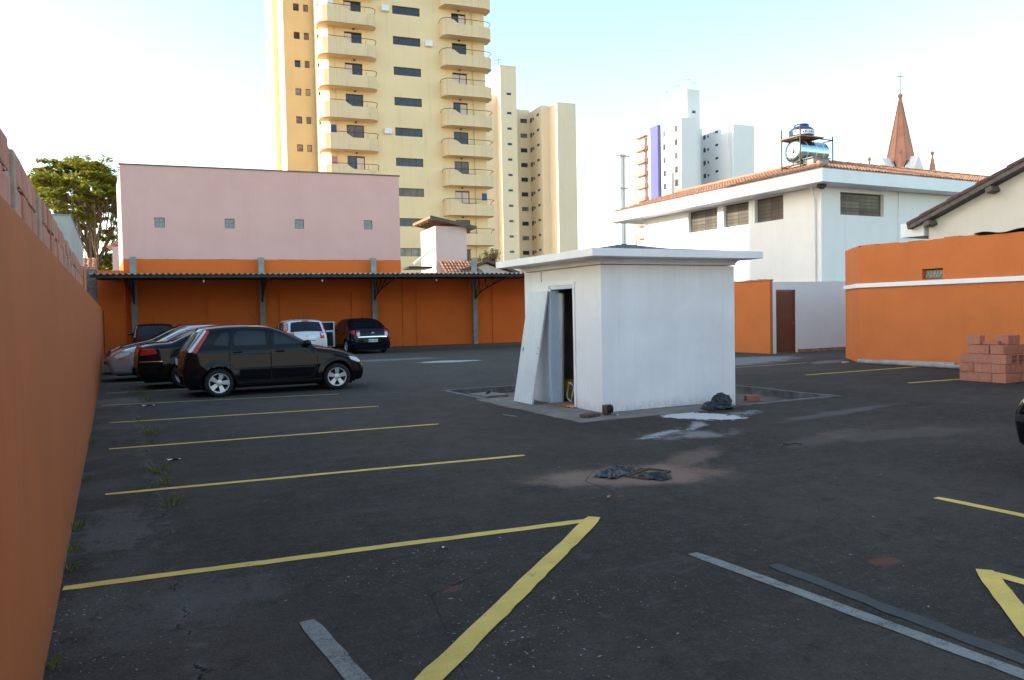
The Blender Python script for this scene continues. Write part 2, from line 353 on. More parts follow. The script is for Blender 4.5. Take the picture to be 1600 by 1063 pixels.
    dr2 = g.m1('MULTIPLY', g.m1('LESS_THAN', r2, .022), g.ramp(g.m1('ADD', v2, g.m1('MULTIPLY', g.noise(60, 3, rough=.7), .22)), .23, .16)); c = g.mix(g.m1('MULTIPLY', dr2, .55), c, (.45, .45, .45))
    # crack running along the left side, and a second branch
    cx = g.m1('ADD', .30, g.m1('MULTIPLY', g.m1('SUBTRACT', g.noise(2.6, 6, g.map(sc=(.25, 1, 1)), .7), .5), .55))
    d = g.m1('ABSOLUTE', g.m1('SUBTRACT', X, cx)); wd = g.ramp(g.noise(3.0, 3), .42, .70, -.004, .013)
    cr = g.m1('MULTIPLY', g.m1('LESS_THAN', d, wd), g.m1('LESS_THAN', Y, 19.5)); crk = cr
    hz = g.m1('MULTIPLY', g.ramp(d, .09, .0, 0, .4), g.ramp(g.noise(6, 4), .45, .6)); c = g.mix(g.m1('MULTIPLY', hz, g.m1('LESS_THAN', Y, 19.5)), c, (.16, .155, .15))
    c = g.mix(crk, c, (.010, .010, .010))
    # fine cracking
    e = g.t.nodes.new('ShaderNodeTexVoronoi'); e.feature = 'DISTANCE_TO_EDGE'; e.inputs['Scale'].default_value = .55
    g.put(e.inputs['Vector'], g.map(vec=None, sc=(1, 1, 1))); 
    fine = g.m1('MULTIPLY', g.m1('LESS_THAN', g.m1('ADD', e.outputs['Distance'], g.m1('MULTIPLY', g.noise(7, 4), .016)), .0105), g.ramp(g.noise(.6, 2, g.map(loc=(4, 4, 4))), .52, .62))
    c = g.mix(g.m1('MULTIPLY', fine, .6), c, (.018, .018, .018))
    g.set(col=c, rough=g.ramp(n1, .3, .7, .82, .95), spec=.16)
    h = g.m1('ADD', g.m1('MULTIPLY', n2, .7), g.m1('MULTIPLY', n3, .5)); h = g.m1('SUBTRACT', h, g.m1('MULTIPLY', crk, 2.0)); g.bump(h, .8, .018)
    return g.m
M['asphalt'] = asphalt()

def linemat(name, col, wear, under=(.046, .039, .034)):
    g = G(name); n = g.noise(9, 5, rough=.7); n2 = g.noise(90, 2); st = g.noise(4, 4, g.map(sc=(1, 6, 1), rot=(0, 0, .5)))
    c = g.mix(g.ramp(g.m1('ADD', g.m1('MULTIPLY', st, .3), g.m1('MULTIPLY', g.noise(2.5, 4), .7)), .35, .7), k(col, .86), k(col, 1.07))
    f = g.m1('ADD', g.m1('MULTIPLY', n, .6), g.m1('MULTIPLY', n2, .4))
    c = g.mix(g.ramp(f, .62-wear, .74-wear*.5, 0, .85), c, under)
    g.set(col=c, rough=.75, spec=.3); g.bump(n2, .5, .01); return g.m
M['line_y'] = linemat('yellow_road_paint', (.74, .49, .115), .05)
M['line_y2'] = linemat('faded_yellow_road_paint', (.46, .36, .13), .10)
M['line_w'] = linemat('worn_white_road_paint', (.235, .225, .205), .16)
M['line_w2'] = linemat('ghost_white_road_paint', (.060, .059, .058), .22)
def leafmat(name, a, b):
    g = G(name); oi = g.noise(.55, 3); n = g.noise(6, 2)
    c = g.mix(g.ramp(g.m1('ADD', g.m1('MULTIPLY', oi, .6), g.m1('MULTIPLY', n, .4)), .35, .65), a, b)
    g.set(col=c, rough=.6, spec=.25); g.b.inputs['Subsurface Weight'].default_value = 0
    tr = g.t.nodes.new('ShaderNodeBsdfTranslucent'); g.put(tr.inputs[0], g.mix(1.0, c, (1.3, 1.25, .7), 'MULTIPLY'))
    mx = g.t.nodes.new('ShaderNodeMixShader'); mx.inputs[0].default_value = .45
    g.t.links.new(g.b.outputs[0], mx.inputs[1]); g.t.links.new(tr.outputs[0], mx.inputs[2])
    g.t.links.new(mx.outputs[0], g.t.nodes['Material Output'].inputs[0]); return g.m
M['leaf'] = leafmat('tree_leaves', (.14, .17, .03), (.31, .29, .058))
M['leaf2'] = leafmat('dry_bush_leaves', (.14, .11, .05), (.16, .15, .07))
M['grass'] = leafmat('weed_green', (.085, .12, .03), (.17, .19, .07))

# ================================================================== the setting
b = MB().box(-1500, 1500, -1500, 1500, -.6, -.22); b.build('terrain', M['terrain'], kind='structure')
PX0, PX1, PY0, PY1 = 6.2, 11.68, 9.85, 15.55
b = MB()
xs, ys = [-.6, PX0, PX1, 62], [-24, PY0, PY1, 41]
for i in range(3):
    for j in range(3):
        if i == 1 and j == 1: continue
        b.quad((xs[i], ys[j], 0), (xs[i+1], ys[j], 0), (xs[i+1], ys[j+1], 0), (xs[i], ys[j+1], 0))
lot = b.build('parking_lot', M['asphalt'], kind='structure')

def strip(p, q, wd, mat, name, z=.004, wob=.006, parent=lot):
    p, q = Vector((*p, 0)), Vector((*q, 0)); d = (q-p); n = max(2, int(d.length/.12)); s = Vector((-d.y, d.x, 0)).normalized()
    rg = random.Random(int(p.x*977+p.y*31)); rows = []; dr = 0
    for i in range(n+1):
        dr = dr*.9+rg.uniform(-1, 1)*wob*.5; c = p+d*(i/n)+s*dr
        a, e = wd/2+rg.uniform(-1, 1)*wob*.7, wd/2+rg.uniform(-1, 1)*wob*.7
        if i in (0, n): a *= .8; e *= .8
        rows.append([c+s*a+Vector((0, 0, z)), c-s*e+Vector((0, 0, z))])
    b = MB(); b.grid(rows); return b.build(name, mat, parent)
ly, ly2, lw, lw2 = M['line_y'], M['line_y2'], M['line_w'], M['line_w2']
strip((-.33, 5.52), (3.27, 5.17), .095, ly, 'parking_line')
strip((3.36, 5.215), (-.9, 1.36), .125, ly, 'parking_line', z=.008)
strip((-.12, 8.32), (4.16, 7.90), .09, ly, 'parking_line')
strip((-.10, 11.24), (4.28, 10.86), .085, ly, 'parking_line')
strip((-.10, 14.12), (4.22, 13.63), .08, ly, 'parking_line')
strip((-.24, 17.09), (4.19, 16.27), .08, ly2, 'parking_line')
for y in (19.95, 22.8, 25.6, 28.4): strip((-.2, y), (4.2, y-.55), .08, ly2, 'parking_line')
strip((14.9, 16.25), (17.9, 16.30), .08, ly2, 'parking_line')
strip((14.68, 13.40), (18.8, 13.36), .09, ly, 'parking_line')
strip((14.70, 10.72), (18.8, 10.40), .09, ly, 'parking_line')
strip((6.17, 4.24), (6.32, .2), .10, ly, 'parking_line')
strip((4.71, 2.92), (4.78, .6), .095, ly, 'parking_line')
strip((4.72, 2.93), (2.7, .98), .12, ly, 'parking_line', z=.008)
strip((3.42, 4.10), (3.62, .2), .095, lw, 'parking_line')
strip((3.70, 3.66), (3.66, .2), .10, lw2, 'parking_line', wob=.015)
strip((.88, 4.24), (1.06, 1.4), .10, lw, 'parking_line')
strip((5.55, 11.25), (5.62, 10.9), .06, M['line_w'], 'parking_line')

# sunken bed round the hut: dirt floor, kerb edge, concrete landing
b = MB(); b.quad((PX0-.3, PY0-.3, -.13), (PX1+.3, PY0-.3, -.13), (PX1+.3, PY1+.3, -.13), (PX0-.3, PY1+.3, -.13)); b.build('dirt_bed', M['dirt'], kind='structure')
rg = random.Random(3)
kerb = MB()
def kerbrun(p, q, n):
    p, q = Vector((*p, 0)), Vector((*q, 0)); d = (q-p)/n; s = Vector((-d.y, d.x, 0)).normalized()*.11
    for i in range(n):
        a, e = p+d*(i+.006), p+d*(i+.994); t = .008+rg.uniform(-.003, .012)
        kerb.prism([(a.x, a.y), (e.x, e.y), (e.x+s.x, e.y+s.y), (a.x+s.x, a.y+s.y)], -.2, t)
kerbrun((PX0, PY1), (PX0, PY0+3.6), 4); kerbrun((PX1, PY1), (PX0+.12, PY1), 10); kerbrun((PX1, PY0+.12), (PX1, PY1-.12), 11); kerbrun((PX0+2.6, PY0), (PX1-.01, PY0), 6)
kerb.build('bed_kerb', M['concrete_d'], kind='structure')
b = MB()
pts = [(PX0-.14, PY0-.12)]+[(PX0-.14+rg.uniform(-.03, .03), PY0+.3*i) for i in range(1, 13)]+[(PX0+.2, 13.5), (6.95, 13.5), (6.95, 10.45), (8.9, 10.45)]+[(8.9-.3*i, PY0-.12+rg.uniform(-.04, .04)) for i in range(0, 9)]
b.prism(pts, -.2, .009); b.build('concrete_landing', M['landing'], kind='structure')

# ------------------------------------------------------------------ left boundary wall: painted wall, two courses of bare brick, concrete posts
t = thing('boundary_wall', 'long orange painted wall along the left edge, topped with bare hollow bricks', 'wall', (-.345, 0, 0))
b = MB(); b.box(-.16, 0, -8, 39.4, -.25, 2.11); b.build('painted_wall', M['orange'], t)
b = MB(); b.box(-.145, -.030, -8, 12.9, 2.11, 2.405); b.build('mortar_core', M['mortar'], t)
posts = [1.35, 2.70, 4.05, 5.38, 6.65, 7.98, 9.35, 10.75]
pm_ = MB().box(-.15, -.012, -.040, .040, 0, .29).mesh('concrete_post', M['mortar'], bevel=.008)
for y in posts: link('concrete_post', pm_, t, loc=(0, y, 2.11))
bv = [MB().box(-.055, .0, -l/2, l/2, 0, .135).mesh('brick', M['brick2'], bevel=.006) for l in (.270, .262, .250)]
rg = random.Random(11)
for c_ in range(2):
    y = -1.0
    while y < 12.8:
        l = rg.choice([0, 0, 1, 2]); L = (.27, .262, .25)[l]; yc = y+L/2
        hit = [p for p in posts if abs(p-yc) < .042+L/2]
        if hit: y = hit[0]+.048; continue
        o = link('brick', bv[l], t, loc=(-.022+rg.uniform(0, .016), yc, 2.118+c_*.150+rg.uniform(-.003, .004)))
        o.rotation_euler = (rg.uniform(-.012, .012), 0, rg.uniform(-.02, .02)); y += L+rg.uniform(.012, .024)
lump = MB()                                            # mortar squeezed out of the joints
for i in range(150):
    y = rg.uniform(2.2, 12.8); z = rg.choice([2.115, 2.262, 2.112]); r = rg.uniform(.005, .014)
    lump.box(-.03, -.020+rg.uniform(0, .016), y-r*rg.uniform(1, 3), y+r*rg.uniform(1, 3), z-r*.6, z+r*.6)
lump.build('mortar_lumps', M['mortar'], t, kind='stuff', bevel=.003)
b = MB(); b.box(-.15, .0, 12.9, 13.9, 2.11, 2.44); b.build('painted_pier', M['orange2'], t)

# ------------------------------------------------------------------ back of the lot (frame B: u along the wall, v away from the camera)
BL, BR = (0, 40.1, 0), -6
t = thing('back_wall', 'orange painted back wall in shade under the corrugated carport', 'wall', BL, BR)
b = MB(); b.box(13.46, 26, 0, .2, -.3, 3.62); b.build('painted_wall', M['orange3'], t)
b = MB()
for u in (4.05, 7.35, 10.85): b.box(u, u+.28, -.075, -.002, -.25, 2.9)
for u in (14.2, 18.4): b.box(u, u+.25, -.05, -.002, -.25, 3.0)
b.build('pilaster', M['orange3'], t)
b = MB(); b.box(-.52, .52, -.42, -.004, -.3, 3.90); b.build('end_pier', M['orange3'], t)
tp = thing('rough_pillar', 'unpainted blotchy grey wall end between the orange pier and the left wall', 'wall', BL, BR)
b = MB(); b.box(-1.6, -.53, -.30, .1, -.3, 3.97); b.build('rough_render', M['rough_wall'], tp)

t = thing('pink_building', 'windowless pink building with four small glass block vents above the orange wall', 'building', BL, BR)
vents = [(1.89, 5.91), (4.95, 5.93), (8.19, 5.97), (11.58, 6.0)]
b = MB(); b.panel(12.92, -.3, 8.75, .2, [(u-.52, u-.08, z, z+.46) for u, z in vents], Matrix.Translation((.52, 0, 0)))
b.build('front_wall', M['pink'], t)
b = MB(); b.prism([(.525, .21), (13.44, .21), (13.44, 6), (-.22, 6)], -.3, 8.70); b.build('building_core', M['pink'], t)
b = MB(); b.box(.47, 13.49, -.05, .25, 8.752, 8.80); b.build('coping', M['concrete_d'], t)
gb = MB().box(.008, .21, .0, .08, .008, .222).mesh('glass_block', M['glassblock'], bevel=.014)
fb = MB().panel(.44, 0, .46, .06, [(.01, .214, .012, .226), (.226, .43, .012, .226), (.01, .214, .234, .448), (.226, .43, .234, .448)]).mesh('vent_window', M['concrete_l'])
for u, z in vents:
    f = link('vent_window', fb, t, loc=(u, .09, z))
    for i in range(2):
        for j in range(2): link('glass_block', gb, f, loc=(.003+.216*i, -.02, .004+.222*j))

# carport
t = thing('carport', 'long carport with corrugated roof cantilevered from concrete posts at the back', 'carport', BL, BR)
UU0, UU1, VF = -.18, 23.0, -5.35
pts_u = [.95, 6.53, 11.95, 17.31, 22.6]
pme = MB().box(-.13, .13, -.13, .13, -.3, 4.52).mesh('post', M['concrete'], bevel=.012)
for u in pts_u: link('post', pme, t, loc=(u, -.30, 0))
b = MB(); b.box(UU0, UU1, VF, VF+.09, 3.33, 3.46); b.build('front_beam', M['beam'], t)
for v, z in ((-3.6, 3.44), (-1.9, 3.50)):
    b = MB(); b.box(UU0, UU1, v, v+.07, z-.11, z); b.build('purlin', M['beam'], t)
tr = MB()
def top(v): return 3.46+(v-VF)/(-VF)*.10-.10
a = [(-.44, 2.42)]+[(-.44-(VF+.44)*-1*s*1.0, 0) for s in ()]
N = 14; vv = [-.44+(VF+.05+.44)*i/N for i in range(N+1)]
lo = [2.42+(3.30-2.42)*(i/N)**.62 for i in range(N+1)]
tr.tube([(0, v, z) for v, z in zip(vv, lo)], .032, 6); tr.tube([(0, v, top(v)) for v in (vv[0], vv[-1])], .032, 6); tr.tube([(0, -.44, 2.36), (0, -.44, 3.4)], .035, 6)
for i, j in ((0, 2), (2, 2), (2, 5), (5, 5), (5, 8), (8, 8), (8, 11), (11, 11)):
    tr.tube([(0, vv[i], lo[i]), (0, vv[j], top(vv[j]))], .022, 5)
tm = tr.mesh('bracket_truss', M['beam'], smooth=True)
for u in pts_u: link('bracket_truss', tm, t, loc=(u, 0, 0))
NU = int((UU1-UU0)/.22)*8
Pp = []
for v, z in ((VF-.14, 3.475), (-2.6, 3.58), (-.03, 3.70)):
    Pp.append([(UU0-.1+(UU1-UU0+.2)*i/NU, v, z+.032*math.sin(2*math.pi*i/8)) for i in range(NU+1)])
Pq = [[(x, y, z-.010) for x, y, z in r] for r in Pp]
b = MB(); b.grid(Pp); b.grid(Pq); b.grid([Pp[0], Pq[0]]); b.build('corrugated_roof', M['fibro'], t, smooth=True)
for (x, y), wh in (((3.4, 34.6), 'first from the left'), ((8.18, 34.1), 'second from the left'), ((13.3, 33.6), 'third from the left')):
    o = thing('hanging_bulb', 'bare light bulb on a short cord under the carport beam, '+wh, 'light bulb', (x, y, 3.36))
    bb = MB(); bb.tube([(0, 0, .06), (0, 0, -.06)], .008, 5); bb.build('cord', M['black'], o)
    bb = MB(); bb.lathe([(.02, 0), (.024, -.05), (.018, -.06)], 8, (0, 0, -.06)); bb.build('socket', M['black'], o)
    bb = MB(); bb.lathe([(.014, 0), (.035, -.04), (.038, -.065), (.025, -.095), (.004, -.105)], 10, (0, 0, -.12)); bb.build('bulb', M['clearlamp'], o, smooth=True)

# ------------------------------------------------------------------ windows and tile roofs
WC = {}
def window(parent, x0, z0, wd, ht, y, divs=2, rz=0, pane='glass', frame='frame_d', fw=.05, split=False, name='window'):
    """frame in the opening whose lower left corner is (x0, y, z0); the pane is its child"""
    key = (round(wd, 3), round(ht, 3), divs, frame, fw)
    if key not in WC:
        gw = (wd-fw*(divs+1))/divs
        WC[key] = (MB().panel(wd, 0, ht, .05, [(fw+i*(gw+fw), fw+i*(gw+fw)+gw, fw, ht-fw) for i in range(divs)]).mesh(name, M[frame]), {})
    fm, pc = WC[key]
    f = link(name, fm, parent, loc=(x0, y, z0) if not isinstance(y, tuple) else y); f.rotation_euler = (0, 0, R_(rz))
    if pane not in pc: pc[pane] = MB().box(.01, wd-.01, .02, .034, .01, ht-.01).mesh('pane', M[pane])
    link('pane', pc[pane], f); return f
def tileroof(mb, p0, eu, ev, Lu, Lv, pitch=.21, row=.36, amp=.045, clip=None):
    p0, eu, ev = Vector(p0), Vector(eu).normalized(), Vector(ev).normalized(); n = eu.cross(ev); n = n if n.z > 0 else -n
    rg = random.Random(5)
    for j in range(int(Lv/row)):
        lo_, hi_ = (0, Lu) if clip is None else clip(j*row+row/2)
        for i in range(int(Lu/pitch)):
            u0 = i*pitch
            if u0 < lo_ or u0 > hi_: continue
            q = p0+eu*(u0+rg.uniform(-.008, .008))+n*rg.uniform(-.008, .008); rows = []
            for vv_, h in ((j*row-.03, .035), (j*row+row, .0)):
                rows.append([q+eu*(pitch*s)+ev*vv_+n*(h+amp*math.sin(math.pi*(s-.02)/.75) if s < .78 else h-.012) for s in (0, .2, .38, .58, .78, 1.0)])
            mb.grid(rows); f0 = rows[0]; mb.grid([f0, [p-n*.03 for p in f0]])
    return mb

# ------------------------------------------------------------------ hut in the middle of the lot
SX, SY, SX1, SY1, SH = 6.94, 10.46, 9.73, 13.04, 2.375
t = thing('parking_hut', 'small white flat roofed hut standing in the middle of the lot with its doorway open', 'hut', (SX, SY, 0))
W_, D_ = SX1-SX, SY1-SY
b = MB()
b.box(0, W_, 0, .13, -.2, SH)
b.box(W_-.13, W_, .132, D_, -.2, SH); b.box(0, W_-.132, D_-.13, D_, -.2, SH)
Mr = Matrix.Translation((0, D_-.132, 0)) @ Matrix.Rotation(R_(-90), 4, 'Z')            # left face: panel x runs towards -y
dY0, dY1 = 11.29-SY, 12.10-SY
b.panel(D_-.132-.132, -.2, SH, .13, [(D_-.132-dY1, D_-.132-dY0, -.3, 2.06)], Mr)
b.build('walls', M['hut_white'], t)
b = MB()
def ring(mb, o, z): return [(-o, -o, z), (W_+o, -o, z), (W_+o, D_+o, z), (-o, D_+o, z)]
rs = [ring(b, o, z) for o, z in ((-.05, SH+.012), (.016, SH+.012), (.022, SH+.045), (.040, SH+.075), (.075, SH+.098), (.02, SH+.10))]
for a_, c_ in zip(rs, rs[1:]):
    for i in range(4): b.quad(a_[i], a_[(i+1) % 4], c_[(i+1) % 4], c_[i])
b.build('cornice', M['hut_white'], t)
b = MB(); b.box(-.44, W_+.24, -.45, D_+.32, 2.478, 2.600); b.build('roof_slab', M['hut_white'], t, bevel=.006)
b = MB(); r0 = [(-.25, -.40, 2.603), (W_+.2, -.40, 2.603), (W_+.2, D_+.22, 2.603), (-.25, D_+.22, 2.603)]; ap = [(.45, .0, 2.715), (1.3, .0, 2.66), (1.3, 1.4, 2.66), (.45, 1.4, 2.715)]
for i in range(4): b.quad(r0[i], r0[(i+1) % 4], ap[(i+1) % 4], ap[i])
b.quad(*ap); b.build('roof_topping', M['concrete_d'], t)
b = MB(); b.box(.002, .13, dY0-.055, dY0-.002, 0, 2.10); b.box(-.022, -.002, dY0-.05, dY0-.0, .0, 2.09); b.box(-.022, -.002, dY1, dY1+.05, .0, 2.09); b.box(-.022, -.002, dY0-.05, dY1+.05, 2.092, 2.14); b.build('door_casing', M['hut_white'], t)
b = MB(); b.box(-.016, .16, dY1-.05, dY1-.003, .0, 2.055); b.box(-.005, .15, dY0+.003, dY0+.03, 0, 2.055); b.box(-.01, .15, dY0+.032, dY1-.052, 2.03, 2.057); b.build('door_frame', M['bluewhite'], t)
b = MB(); b.box(.134, W_-.134, .135, D_-.136, -.1, .012); b.build('floor', M['concrete'], t)
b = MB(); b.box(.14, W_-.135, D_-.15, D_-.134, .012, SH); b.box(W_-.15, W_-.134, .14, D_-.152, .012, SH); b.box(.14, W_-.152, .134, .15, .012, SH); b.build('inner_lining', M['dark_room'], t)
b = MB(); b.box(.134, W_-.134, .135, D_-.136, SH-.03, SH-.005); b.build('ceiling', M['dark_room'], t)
b = MB(); b.box(-.012, -.004, dY1+.28, dY1+.283, 2.18, 2.36); b.build('wall_crack', M['ink'], t)

o = tag(MB().box(0, .70, -.016, .016, 0, 2.03).build('leaning_door', M['offwhite'], bevel=.004), 'old off-white door panel leaning against the hut beside its doorway', 'door')
tilt = math.atan2(.36, 2.0)
o.matrix_world = Matrix.Translation((6.53, 12.76, .012)) @ Matrix.Rotation(R_(-90), 4, 'Z') @ Matrix.Rotation(-tilt, 4, 'X')
hm = MB()
for z in (.9, 1.0): hm.lathe([(.012, -.02), (.012, -.017)], 8, (.64, 0, z), 'y')
link('lock_hole', hm.mesh('lock_hole', M['ink']), o); hm2 = MB().box(.08, .11, -.0195, -.0165, .93, 1.0).mesh('hinge_mark', M['rust']); link('hinge_mark', hm2, o)

# things inside the doorway
o = thing('yellow_bucket', 'yellow plastic paint bucket standing just inside the hut doorway', 'bucket', (7.50, 12.38, .016))
bb = MB(); bb.lathe([(.11, 0), (.125, .02), (.14, .27), (.148, .275), (.148, .30), (.143, .305), (.152, .33), (.152, .36), (.14, .362), (.13, .34), (.12, .05)], 20); bb.build('pail', M['yellow_plastic'], o, smooth=True)
bb = MB(); bb.tube([(-.152*math.cos(a_), .152*math.sin(a_)*1, .34-.12*math.sin(a_)) for a_ in [i*math.pi/10 for i in range(11)]], .005, 5); bb.build('bucket_handle', M['white'], o)
o = thing('hose_coil', 'coil of white cable hanging over the yellow bucket in the doorway', 'cable', (7.24, 11.95, .2))
bb = MB()
for q in range(4): bb.tube([(.02*math.sin(3*a_)+.01*q, .10*math.cos(a_)+.012*q, .17*math.sin(a_)) for a_ in [i*2*math.pi/16 for i in range(17)]], .009, 6)
bb.build('coil', M['white'], o, smooth=True)
tag(MB().prism([(6.86, 11.34), (7.55, 11.34), (7.55, 12.0), (6.84, 12.02)], .013, .024).build('cardboard_mat', M['card']), 'flat piece of brown cardboard on the hut threshold', 'cardboard')
bb = MB(); bb.grid([[(6.82+.08*i, 11.22+.07*j, .016+.02*math.sin(2.1*i+j*1.7)**2) for j in range(5)] for i in range(5)]); tag(bb.build('pink_cloth', M['pink_cloth'], smooth=True), 'crumpled pink cloth on the ground at the hut doorway', 'cloth')
for i, (x, y, dx, h, lab) in enumerate(((8.15, 12.55, .10, 1.25, 'widest raw timber plank leaning inside the hut'), (8.45, 12.5, .14, 1.1, 'shorter raw timber plank leaning inside the hut'), (8.3, 11.95, -.1, 1.1, 'dark board standing at the back inside the hut'))):
    o = tag(MB().box(0, .16+.05*i, -.015, .015, 0, h).build('timber_plank', M['timber_d']), lab, 'plank', 'boards inside the hut'); o.location = (x, y, .014); o.rotation_euler = (-dx, 0, R_(-70))
o = tag(MB().box(-.05, .05, -.02, .02, 0, 1.95).build('door_post', M['concrete_l']), 'old pale door post propped just inside the hut doorway', 'plank'); o.location = (7.115, 12.06, .016); o.rotation_euler = (0, .03, R_(-80))
b = MB(); b.box(-.3, .3, -.2, .2, 0, .35); o = tag(b.build('grey_crate', M['concrete_d'], bevel=.01), 'dim grey crate at the back inside the hut', 'crate'); o.location = (8.5, 11.6, .014)

# ------------------------------------------------------------------ right hand orange annex and the beige gable house behind it
t = thing('orange_annex', 'low orange building on the right with a white band and chamfered corner', 'building', (18.95, 15.35, 0))
b = MB(); Mx = Matrix.Rotation(R_(-90), 4, 'Z'); HL = (1.95, 2.52, 2.28, 2.55)
b.panel(17.3, -.3, 3.28, .25, [HL], Mx); b.build('front_wall', M['orange2'], t)
b = MB(); b.prism([(0, .004), (1.38, 1.62), (12, 1.62), (12, 1.37), (1.5, 1.37), (.25, .004)], -.3, 3.33); b.build('corner_wall', M['orange2'], t)
b = MB(); b.box(.254, 1.45, -17.3, -.0, 3.0, 3.2); b.build('annex_roof', M['concrete_d'], t)
b = MB(); b.prism([(-.055, -17.3), (-.055, .03), (1.36, 1.675), (9, 1.675), (9, 1.622), (1.379, 1.622), (-.003, .0), (-.003, -17.3)], 2.135, 2.25); b.build('white_band', M['white'], t)
g2 = MB()
vb = MB().box(0, .18, .0, .07, 0, .22).mesh('vent_block', M['glassblock'], bevel=.015)
vx = MB(); vx.tube([(.02, -.012, .04), (.09, -.012, .12), (.16, -.012, .04)], .018, 5); vx.tube([(.09, -.012, .12), (.09, -.012, .20)], .018, 5); vxm = vx.mesh('pattern_rib', M['concrete_l'])
for i in range(3):
    o = link('vent_block', vb, t, loc=(.13, -1.955-.189*i, 2.30)); o.rotation_euler = (0, 0, R_(-90)); link('pattern_rib', vxm, o)
# uneven parapet plaster along the top edge
b = MB(); rg = random.Random(2); y = -.05
while y > -3.4:
    l = rg.uniform(.15, .5); b.box(.01, .24, y-l, y, 3.279, 3.285+rg.uniform(.0, .05)); y -= l
b.build('parapet_edge', M['orange2'], t)
NR = 15*8; Pp = [[(x, -3.35-14*i/NR, 3.335-.05*k_+.03*math.sin(2*math.pi*i/8)) for i in range(NR+1)] for k_, x in ((0, -.06), (1, 1.5))]
b = MB(); b.grid(Pp); b.grid([[(x, y, z-.012) for x, y, z in r] for r in Pp]); b.build('corrugated_sheet', M['beam'], t, smooth=True)

t = thing('gable_house', 'beige gable end with dark tile verge rising behind the orange annex', 'house', (20.5, 14.3, 0))
b = MB()
yr, zr, ze = -7.2, 6.72, 3.90
b.add([(0, 0, 0), (0, 0, ze), (0, yr, zr), (0, 2*yr, ze), (0, 2*yr, 0)]+[(9, 0, 0), (9, 0, ze), (9, yr, zr), (9, 2*yr, ze), (9, 2*yr, 0)], [(0, 1, 2, 3, 4), (9, 8, 7, 6, 5), (0, 5, 6, 1), (3, 8, 9, 4)]); b.build('gable_wall', M['beige'], t)
sl_ = Vector((0, yr, zr-ze)).normalized(); up = Vector((0, -sl_.z*-1, 0))
nrm = Vector((0, (zr-ze), -yr)).normalized()
def slab(o_, a0, a1, n0, n1, x0, x1):
    P = [o_+sl_*a+nrm*n for a, n in ((a0, n0), (a1, n0), (a1, n1), (a0, n1))]
    vs = [(x, p.y, p.z) for x in (x0, x1) for p in P]; return vs, [(0, 1, 2, 3), (7, 6, 5, 4), (0, 4, 5, 1), (1, 5, 6, 2), (2, 6, 7, 3), (3, 7, 4, 0)]
O_ = Vector((0, 0, ze))
b = MB(); b.add(*slab(O_, -.45, 7.8, .02, .12, -.30, -.26)); b.build('verge_board', M['timber_d'], t)
b = MB(); b.add(*slab(O_, -.45, 7.8, .03, .10, -.255, 8.5)); b.build('roof_deck', M['timber_d'], t)
vt = MB().tube([(0, 0, 0), (.0, 0, .42)], .075, 8, .06)
n_ = 18
tvm = MB(); tvm.tube([(0, 0, 0), (0, .46, 0)], .085, 10, .068)
tvm = tvm.mesh('verge_tile', M['tile_d'], smooth=True)
for i in range(n_):
    p = O_+sl_*(-.42+.43*i)+nrm*(.17+.012*(i % 2)); o = link('verge_tile', tvm, t, loc=(-.24, p.y, p.z)); o.rotation_euler = (math.atan2(sl_.z, sl_.y), 0, 0)
b = MB(); tileroof(b, (-.15, .45*sl_.y*-1, ze+.12-.45*sl_.z), (1, 0, 0), sl_, 8.4, 7.9, .24, .42); b.build('roof_tiles', M['tile_d'], t, kind='stuff')
bk = MB(); bk.prism([(-.34, -.09), (.02, -.09), (.02, .09), (-.34, .09)], -.11, .03); bkm = bk.mesh('rafter_end', M['timber_d'], bevel=.02)
for a_ in (.15, 2.0, 3.9): p = O_+sl_*a_-nrm*.05; o = link('rafter_end', bkm, t, loc=(-.01, p.y, p.z)); o.rotation_euler = (math.atan2(sl_.z, -sl_.y)*-1, 0, 0)
b = MB(); b.box(-.10, 1.1, .08, .80, 3.56, 3.96); b.build('eave_box', M['white'], t)

# ------------------------------------------------------------------ white yard wall with the brown door, orange return wall
t = thing('yard_wall', 'white rendered yard wall with a brown door below the white house', 'wall', (20.6, 20.25, 0))
b = MB(); b.panel(9, -.3, 2.52, .15, [(.16, 1.12, -.4, 2.24)]); b.build('rendered_wall', M['white_house'], t)
b = MB(); b.box(.19, 1.09, .05, .09, .03, 2.20); do = b.build('door', M['brown_door'], t)
b = MB(); b.box(.16, .19, .03, .10, 0, 2.238); b.box(1.09, 1.12, .03, .10, 0, 2.238); b.box(.192, 1.088, .03, .10, 2.205, 2.238); b.build('door_frame', M['brown_door'], t)
b = MB(); b.box(.98, 1.03, .02, .049, 1.0, 1.12); b.build('handle', M['chrome'], do)
b = MB(); b.box(1.2, 9, -.03, -.003, -.2, .11); b.build('skirting', M['tile'], t)
t = thing('return_wall', 'short orange wall running back beside the white yard wall', 'wall', (20.62, 20.25, 0))
b = MB(); b.box(-.15, -.004, .002, 7, -.3, 2.56); b.build('painted_wall', M['orange2'], t)
b = MB(); rg = random.Random(8); y = .0
while y < 7: b.box(-.18, .03, y, y+.30, 2.563, 2.60+rg.uniform(0, .025)); y += .305
b.build('coping', M['tile'], t)

